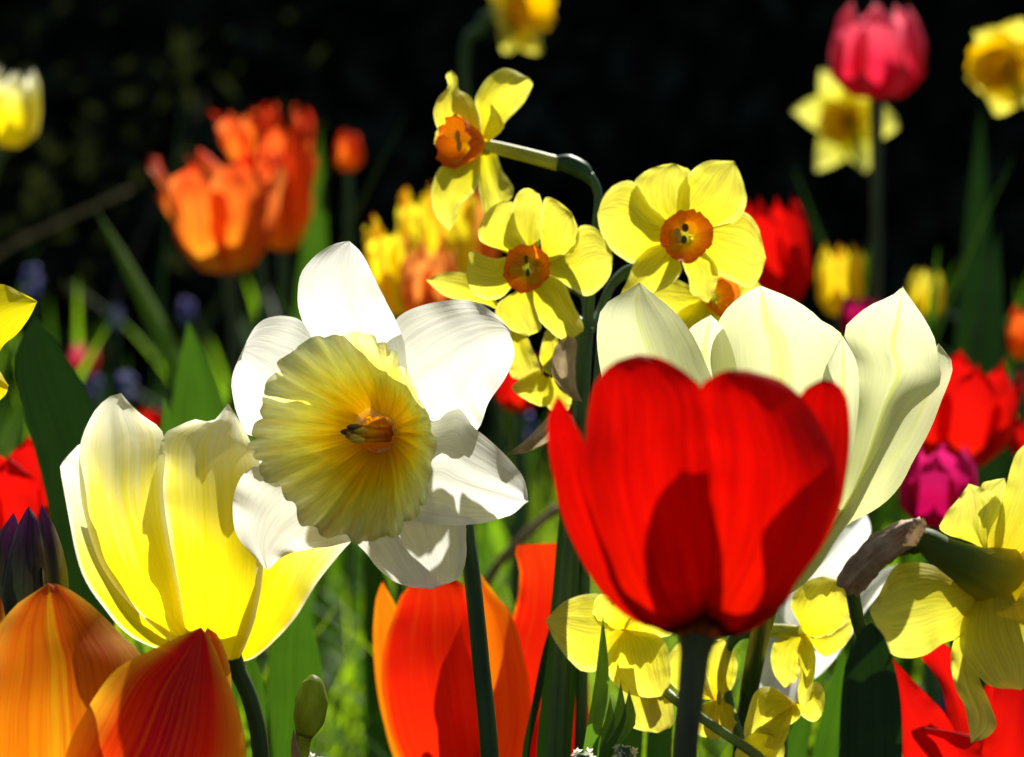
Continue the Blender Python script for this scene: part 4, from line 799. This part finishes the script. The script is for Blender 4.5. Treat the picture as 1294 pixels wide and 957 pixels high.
# --- yellow bloom cut by the left edge, and the leaf below it
def left_edge():
    d = 0.80
    t = root_at('tulip', 'bright yellow tulip cut off by the left edge of the picture', 'tulip', -40, 957, d)
    m = M['yellowplain']; b = (-50, 540)
    petal('petal', t, [b, (-60, 480), (-45, 400), (-25, 365), (0, 359), (20, 366)], [b, (-20, 500), (0, 443), (22, 422), (38, 400)], d, [0, -.4, -.4, 0], [0, .3, .3, .2], [0, .3, .3, .2], m, tip=(47, 381))
    petal('petal', t, [b, (-45, 500), (-25, 480), (-5, 466)], [b, (-30, 530), (-8, 512), (6, 500)], d, [0, -.8, -.9, -.5], [0, -.4, -.3, -.2], [0, -.4, -.3, -.2], m, tip=(11, 488))
    petal('petal', t, [b, (-120, 480), (-130, 400), (-115, 350)], [b, (-50, 470), (-45, 400), (-60, 350)], d, [0, 1.4, 1.8, 1.6], [0, .8, 1.2, 1.2], [0, .8, 1.2, 1.2], m, tip=(-88, 330))
    petal('petal', t, [b, (-110, 520), (-140, 450), (-130, 400)], [b, (-60, 500), (-70, 430), (-85, 390)], d, [0, -1.4, -1.6, -1.2], [0, -.6, -.6, -.4], [0, -1.0, -1.2, -.8], m, tip=(-110, 365))
    tube('stem', t, [(-50, 536), (-48, 600), (-42, 957)], [15, 10, 11], d, M['stem'], 12, ground=True)
    gp = ground_py(d + .17)
    petal('leaf', t, [(20, gp), (60, 957), (70, 760), (62, 650), (44, 570), (27, 510), (20, 460), (26, 428)], [(60, gp), (110, 957), (150, 760), (148, 650), (130, 560), (115, 508), (101, 478), (73, 434)], d + .17, [0, .3, .4, .2], [.2, .1, .1, .1], [0, -.7, -.8, -.3], M['leafdark'], tip=(45, 398), ruffle=.03, nu=13, nv=48)
M['yellowplain'] = petal_mat('plain_yellow_petal', [(0, (0.82, 0.55, 0.0)), (0.4, (0.85, 0.72, 0.005)), (1, (0.86, 0.74, 0.01))], 0.55, dark=0.08)
left_edge()

# --- narcissus bud and little white florets at the bottom
def green_bud():
    d = 0.80
    t = root_at('narcissus_bud', 'plump green narcissus bud on a short stalk at the bottom', 'bud', 385, 1000, d)
    o = tube('bud', t, [(394, 853, 0), (395, 862, 0), (394, 885, 0), (390, 910, 0), (384, 930, 0)], [2.5, 13, 21, 20, 11], d, M['budgreen'], 16)
    tube('stem', t, [(386, 925, 0), (381, 945, 0), (378, 1000, 0)], [11, 10, 11], d, M['budgreen'], 12, ground=True)
    petal('spathe', t, [(372, 990), (368, 960), (368, 940)], [(392, 990), (382, 960), (376, 940)], d - .012, [0, 0, 0], [.1, .1, .1], [.1, .1, .1], M['spathe'], tip=(371, 920), nu=7, nv=14)
M['budgreen'] = leaf_mat('bud_green', (0.22, 0.26, 0.035), (0.38, 0.46, 0.02), 0.45, 0.5, 0.12, 8)
green_bud()
def florets(label, px, py, d, n, s, seed, grp=None):
    r = random.Random(seed); t = root_at('hyacinth', label, 'hyacinth', px, py, d, grp)
    c = P(px, py, d)
    for k in range(n):
        q = c + Vector((r.uniform(-1, 1) * s, r.uniform(-1, 1) * s * .7, r.uniform(-1.6, .6) * s))
        vs, fs, uv = [], [], []
        for a in range(6):
            an = a * 1.047 + k; dv = Vector((math.cos(an), -.5 + .4 * math.sin(an * 2 + k), math.sin(an))).normalized(); sd = dv.cross(Vector((0, 1, 0))).normalized(); k0 = len(vs)
            vs += [q, q + dv * s * .3 + sd * s * .14, q + dv * s * .62 - Vector((0, s * .1, 0)), q + dv * s * .3 - sd * s * .14]; fs.append((k0, k0 + 1, k0 + 2, k0 + 3)); uv += [(0, 0)] * 4
        mesh('floret', vs, fs, M['floret'], t, uv)
    tube3('stem', t, [c + Vector((0, 0, s * .2)), c - Vector((0, 0, .06)), t.location.copy()], [.002, .0025, .003], M['stem'], 8)
florets('white hyacinth florets among green leaves below the red tulip, left one', 738, 956, .80, 14, .0030, 1)
florets('cream hyacinth florets just right of the green leaves below the red tulip', 790, 946, .84, 12, .0028, 2)
florets('tiny white hyacinth floret at the bottom beside the plump green bud', 402, 960, .83, 8, .0026, 3)

# --- leaves standing between the foreground blooms
def blade_plant(label, d, blades, mat='leaf', grp=None, name='tulip_plant', cat='leafy plant'):
    px = sum(b[2][0] for b in blades) / len(blades); gp = ground_py(d)
    t = root_at(name, label, cat, px, 957, d, grp)
    for L, R, tip in blades:
        petal('leaf', t, [(L[0][0], gp)] + L, [(R[0][0], gp)] + R, d, [.3, .3, .1], [0, -.2, 0], [0, -.2, 0], M[mat], tip=tip, ruffle=.06, nu=11, nv=44)
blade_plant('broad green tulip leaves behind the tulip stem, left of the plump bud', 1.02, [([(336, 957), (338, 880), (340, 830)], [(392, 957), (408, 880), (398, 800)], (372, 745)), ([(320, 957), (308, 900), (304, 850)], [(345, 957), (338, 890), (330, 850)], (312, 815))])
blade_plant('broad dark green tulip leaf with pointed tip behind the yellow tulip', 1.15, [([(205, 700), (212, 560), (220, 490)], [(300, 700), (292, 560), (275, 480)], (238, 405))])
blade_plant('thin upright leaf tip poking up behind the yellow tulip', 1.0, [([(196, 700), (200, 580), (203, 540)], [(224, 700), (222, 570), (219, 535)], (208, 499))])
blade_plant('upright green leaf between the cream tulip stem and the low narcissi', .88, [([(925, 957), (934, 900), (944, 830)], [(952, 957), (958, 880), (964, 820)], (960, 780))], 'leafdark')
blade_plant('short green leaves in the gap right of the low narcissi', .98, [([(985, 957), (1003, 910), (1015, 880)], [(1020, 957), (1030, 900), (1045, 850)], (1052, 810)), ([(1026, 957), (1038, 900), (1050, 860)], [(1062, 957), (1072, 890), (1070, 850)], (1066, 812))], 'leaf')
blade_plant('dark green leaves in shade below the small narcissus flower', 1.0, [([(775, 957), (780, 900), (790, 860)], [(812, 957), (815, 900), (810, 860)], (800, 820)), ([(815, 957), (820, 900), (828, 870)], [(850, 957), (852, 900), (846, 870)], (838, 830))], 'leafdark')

# ------------------------------------------------------------------ flowers further back
UP = (0, 0, 1)
far_tulip('tulip', 'orange tulip with ragged petals, largest of the orange group at left', 288, 345, 1.55, 60, 150, 'bgorange', None, (-.05, -.05, 1), .34, 1, .5, 2, 'stemred')
far_tulip('tulip', 'tall narrow orange tulip just right of the largest ragged orange one', 358, 318, 1.62, 36, 185, 'bgorange', None, (.02, 0, 1), .02, 2, .6, 1)
far_tulip('tulip', 'loose orange tulip top between the two tallest orange tulips', 318, 225, 1.68, 28, 85, 'bgorange', None, (-.1, 0, 1), .3, 31, .6, 0)
far_tulip('tulip', 'small orange tulip bud on a thin stem left of the dark leaf', 440, 216, 1.7, 19, 50, 'bgorange', None, UP, -.1, 3, .1, 1)
far_tulip('tulip', 'pale yellow and white tulip at the upper left edge', 2, 185, 1.5, 42, 100, 'yellowtulip', None, (.2, 0, 1), .0, 4, .05, 1)
far_tulip('tulip', 'pink red tulip standing tall at the upper right', 1108, 126, 1.5, 60, 122, 'pink', None, UP, -.02, 6, .05, 2, 'stemred', spin=.55)
far_daffodil('daffodil', 'pale yellow daffodil right behind the tall pink red tulip', 1074, 150, 1.75, 76, (-.45, -.8, -.15), 'narcpale', 'bgcup', None, 3, (.36, .5), curl=.5, wid=.34)
far_daffodil('daffodil', 'deep yellow daffodil cut off by the upper right edge', 1275, 84, 1.6, 66, (-.6, -.7, 0), 'bgnarc', 'bgcup', None, 8, (.5, .7))
far_daffodil('daffodil', 'yellow daffodil with orange cup hanging at the top edge', 652, 14, 1.65, 62, (.8, -.6, .1), 'bgnarc', 'bgcup', None, 5, (.5, .6), leaves=1)
far_tulip('tulip', 'yellow and orange tulip blurred behind the white daffodil, left one', 503, 400, 1.35, 34, 125, 'bgyellow', None, (-.08, 0, 1), .16, 11, .4, 1)
far_tulip('tulip', 'yellow and orange tulip blurred behind the small narcissus flower', 558, 385, 1.45, 46, 150, 'bgyellow', None, (-.05, 0, 1), .16, 12, .4, 1)
far_tulip('tulip', 'salmon orange tulip blurred between the two yellow and orange ones', 540, 415, 1.3, 34, 110, 'bgsalmon', None, (.05, 0, 1), .1, 32, .3, 1)
far_tulip('tulip', 'salmon orange tulip half hidden behind the topmost narcissus flower', 598, 350, 1.5, 30, 110, 'bgsalmon', None, (.03, 0, 1), .1, 33, .3, 0)
far_tulip('tulip', 'red tulip blurred right of the yellow narcissus cluster', 985, 390, 1.3, 46, 140, 'redplain', None, (-.12, 0, 1), .12, 14, .12, 2)
far_tulip('tulip', 'small yellow tulip with orange base behind the cream tulip', 1062, 400, 1.45, 30, 92, 'bgyellow', None, UP, .06, 15, .08, 2)
far_tulip('tulip', 'small bright yellow tulip right of the pointed cream petal', 1166, 405, 1.5, 25, 66, 'bgnarc', None, (.1, 0, 1), -.05, 16, .05, 2)
far_tulip('tulip', 'small magenta tulip peeking out behind the cream tulip', 1086, 430, 1.35, 27, 56, 'magenta', None, UP, 0, 17, .05, 1)
far_tulip('tulip', 'red tulip with open petals right of the cream tulip', 1205, 590, 1.2, 62, 140, 'redplain', None, (.12, -.1, 1), .2, 18, .15, 1)
far_tulip('tulip', 'magenta tulip low beside the cream tulip, under the red one', 1183, 665, 1.12, 50, 105, 'magenta', None, (.02, -.1, 1), 0, 19, .05, 1)
far_tulip('tulip', 'orange tulip at the right edge level with the cream tulip', 1292, 455, 1.35, 20, 68, 'bgorange', None, UP, 0, 20, .08, 1)
far_tulip('tulip', 'red tulip at the right edge above the yellow daffodil', 1296, 580, 1.3, 24, 54, 'redplain', None, UP, 0, 21, .08, 1)
far_tulip('tulip', 'red tulip with spread petals at left behind the purple bud', 42, 690, 1.05, 60, 128, 'redplain', None, (-.1, -.1, 1), .22, 22, .16, 1)
far_tulip('tulip', 'second red tulip at left, lower, between bud and yellow tulip', 85, 800, 1.15, 40, 100, 'redplain', None, (.1, 0, 1), .05, 23, .1, 1)
far_tulip('tulip', 'tiny red tulip top between the yellow tulip and its leaf', 190, 560, 1.5, 18, 46, 'redplain', None, UP, 0, 24, .05, 1)
far_tulip('tulip', 'small salmon pink tulip deep in the greenery at left', 106, 475, 2.0, 17, 42, 'pink', None, UP, 0, 25, .05, 2)
far_tulip('tulip', 'dark red tulip behind the papery sheath of the narcissus', 655, 520, 1.3, 30, 70, 'redplain', None, UP, 0.1, 26, .08, 1)

def hyacinth(label, px, py, d, hpx, seed):
    r = random.Random(seed); c = P(px, py, d); t = thing('grape_hyacinth', label, 'grape hyacinth', (c.x, c.y, 0), 'violet blue grape hyacinths in the greenery')
    s = hpx * .8 * K * d; vs, fs = [], []
    for k in range(26):
        z = r.uniform(-.5, .5); rr = .3 * (1 - 1.2 * abs(z) ** 1.5); an = r.uniform(0, 6.28); q = c + Vector((math.cos(an) * rr * s, math.sin(an) * rr * s, z * s)); k0 = len(vs); b = .12 * s
        for v in ((1, 0, 0), (-1, 0, 0), (0, 1, 0), (0, -1, 0), (0, 0, 1.2), (0, 0, -1.2)): vs.append(q + Vector(v) * b)
        fs += [(k0 + a, k0 + b2, k0 + c2) for a, b2, c2 in ((0, 2, 4), (2, 1, 4), (1, 3, 4), (3, 0, 4), (2, 0, 5), (1, 2, 5), (3, 1, 5), (0, 3, 5))]
    mesh('bloom', vs, fs, M['blue'], t)
    tube3('stem', t, [c + Vector((0, 0, .4 * s)), c.lerp(t.location, .5), t.location.copy()], [.0012, .0018, .002], M['stem'], 8)
for i, (x, y, d, h, lb) in enumerate([(40, 358, 1.9, 46, 'violet blue grape hyacinth right of the bright yellow tulip at left'), (160, 488, 1.8, 44, 'violet blue grape hyacinth straight above the yellow tulip'),
        (118, 492, 2.0, 40, 'violet blue grape hyacinth beside the large dark leaf at left'), (236, 392, 2.1, 34, 'dim violet grape hyacinth over the pointed dark leaf'), (146, 402, 2.2, 30, 'faint violet grape hyacinth high in the greenery at left'),
        (1256, 602, 1.7, 36, 'violet blue grape hyacinth right of the magenta tulip'), (1186, 884, 1.3, 60, 'dark blue grape hyacinth between the red petals at lower right'), (664, 540, 1.6, 40, 'dark violet grape hyacinth behind the papery sheath')]):
    hyacinth(lb, x, y, d, h, i + 40)

# tall leaves and stalks of plants out of flower
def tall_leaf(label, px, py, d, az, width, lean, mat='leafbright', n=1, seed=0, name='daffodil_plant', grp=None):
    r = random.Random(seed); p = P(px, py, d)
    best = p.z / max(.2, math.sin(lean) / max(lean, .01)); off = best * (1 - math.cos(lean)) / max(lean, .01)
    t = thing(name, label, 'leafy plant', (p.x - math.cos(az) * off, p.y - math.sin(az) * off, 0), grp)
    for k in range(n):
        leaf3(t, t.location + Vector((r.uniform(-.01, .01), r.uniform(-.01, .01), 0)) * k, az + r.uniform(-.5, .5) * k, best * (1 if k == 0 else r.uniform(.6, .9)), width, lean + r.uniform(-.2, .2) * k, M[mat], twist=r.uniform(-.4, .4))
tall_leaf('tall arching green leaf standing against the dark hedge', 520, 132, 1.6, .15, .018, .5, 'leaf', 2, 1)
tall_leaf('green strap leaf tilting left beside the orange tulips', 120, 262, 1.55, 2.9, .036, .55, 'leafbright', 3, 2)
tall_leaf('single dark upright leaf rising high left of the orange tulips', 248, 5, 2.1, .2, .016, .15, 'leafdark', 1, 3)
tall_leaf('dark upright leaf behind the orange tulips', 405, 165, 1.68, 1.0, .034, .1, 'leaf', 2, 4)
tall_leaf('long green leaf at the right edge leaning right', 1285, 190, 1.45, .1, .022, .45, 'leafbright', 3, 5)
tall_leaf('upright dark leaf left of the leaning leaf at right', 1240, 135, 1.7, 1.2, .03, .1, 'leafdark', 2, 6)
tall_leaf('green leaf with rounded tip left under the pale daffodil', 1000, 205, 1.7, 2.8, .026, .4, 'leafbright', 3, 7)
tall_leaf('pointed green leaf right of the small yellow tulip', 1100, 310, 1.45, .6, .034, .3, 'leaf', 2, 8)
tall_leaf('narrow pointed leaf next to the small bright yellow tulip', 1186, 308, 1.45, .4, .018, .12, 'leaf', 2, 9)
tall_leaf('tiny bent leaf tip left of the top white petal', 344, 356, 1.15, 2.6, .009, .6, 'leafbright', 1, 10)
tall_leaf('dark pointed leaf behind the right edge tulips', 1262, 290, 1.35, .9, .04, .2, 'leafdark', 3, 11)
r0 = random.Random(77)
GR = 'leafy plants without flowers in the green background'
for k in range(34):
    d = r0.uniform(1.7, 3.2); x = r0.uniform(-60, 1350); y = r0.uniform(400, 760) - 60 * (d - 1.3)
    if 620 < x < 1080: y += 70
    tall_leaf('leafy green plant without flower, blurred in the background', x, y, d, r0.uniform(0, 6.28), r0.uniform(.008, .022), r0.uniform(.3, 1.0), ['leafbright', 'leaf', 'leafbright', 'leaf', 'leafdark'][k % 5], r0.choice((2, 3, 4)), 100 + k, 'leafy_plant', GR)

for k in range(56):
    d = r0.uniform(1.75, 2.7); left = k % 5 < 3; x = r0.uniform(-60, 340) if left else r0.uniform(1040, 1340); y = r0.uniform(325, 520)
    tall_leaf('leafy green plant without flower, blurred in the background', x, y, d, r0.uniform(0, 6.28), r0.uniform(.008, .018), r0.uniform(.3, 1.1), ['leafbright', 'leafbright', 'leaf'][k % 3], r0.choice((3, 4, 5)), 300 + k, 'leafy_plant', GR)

# dry stalks
def stalk(label, pts, d, rad):
    q = [P(x, y, d + z * .01) for x, y, z in pts]; t = thing('dry_stalk', label, 'stalk', (q[0].x, q[0].y, 0))
    tube3('stem', t, [Vector((q[0].x, q[0].y, 0))] + q, [rad * 1.2, rad, rad, rad * .8], M['dry'], 8)
stalk('dry brown stalk leaning up right behind the red orange tulip', [(560, 860, 10), (610, 745, 10), (650, 690, 8), (706, 640, 8)], 1.1, .0022)
stalk('dry grey stalk slanting across the left edge in the dark', [(-120, 420, 0), (0, 322, 0), (50, 294, 0), (165, 240, 0)], 2.3, .0016)

# sparse shrub in front of the hedge at the upper left
def shrub():
    r = random.Random(21); c = P(60, 120, 3.2); t = thing('shrub', 'sparse shrub with a few olive leaves in the dark upper left', 'shrub', (c.x, c.y, 0))
    for k in range(7):
        a = c + Vector((r.uniform(-.35, .3), r.uniform(-.2, .2), r.uniform(-.2, .2)))
        tube3('branch', t, [t.location + Vector((r.uniform(-.03, .03), 0, 0)), t.location.lerp(a, .5) + Vector((r.uniform(-.06, .06), 0, 0)), a], [.005, .003, .0012], M['bark'], 6)
    vs, fs, uv = [], [], []
    for k in range(260):
        q = c + Vector((r.gauss(0, .17), r.gauss(0, .12), r.gauss(-.05, .16))); s = r.uniform(.012, .022)
        R = Matrix.Rotation(r.uniform(0, 6.28), 3, Vector((r.gauss(0, 1), r.gauss(0, 1), r.gauss(0, 1))).normalized()); k0 = len(vs)
        for a in ((-.45, 0, 0), (0, -1, .1), (.45, 0, 0), (0, 1, .1)): vs.append(q + R @ Vector(a) * s)
        fs.append((k0, k0 + 1, k0 + 2, k0 + 3)); uv += [(0, .5), (.5, 0), (1, .5), (.5, 1)]
    mesh('foliage', vs, fs, M['shrubleaf'], t, uv, False)
M['shrubleaf'] = leaf_mat('shrub_leaf', (0.022, 0.03, 0.010), (0.032, 0.038, 0.008), 0.3, 0.9, 0.0)
shrub()
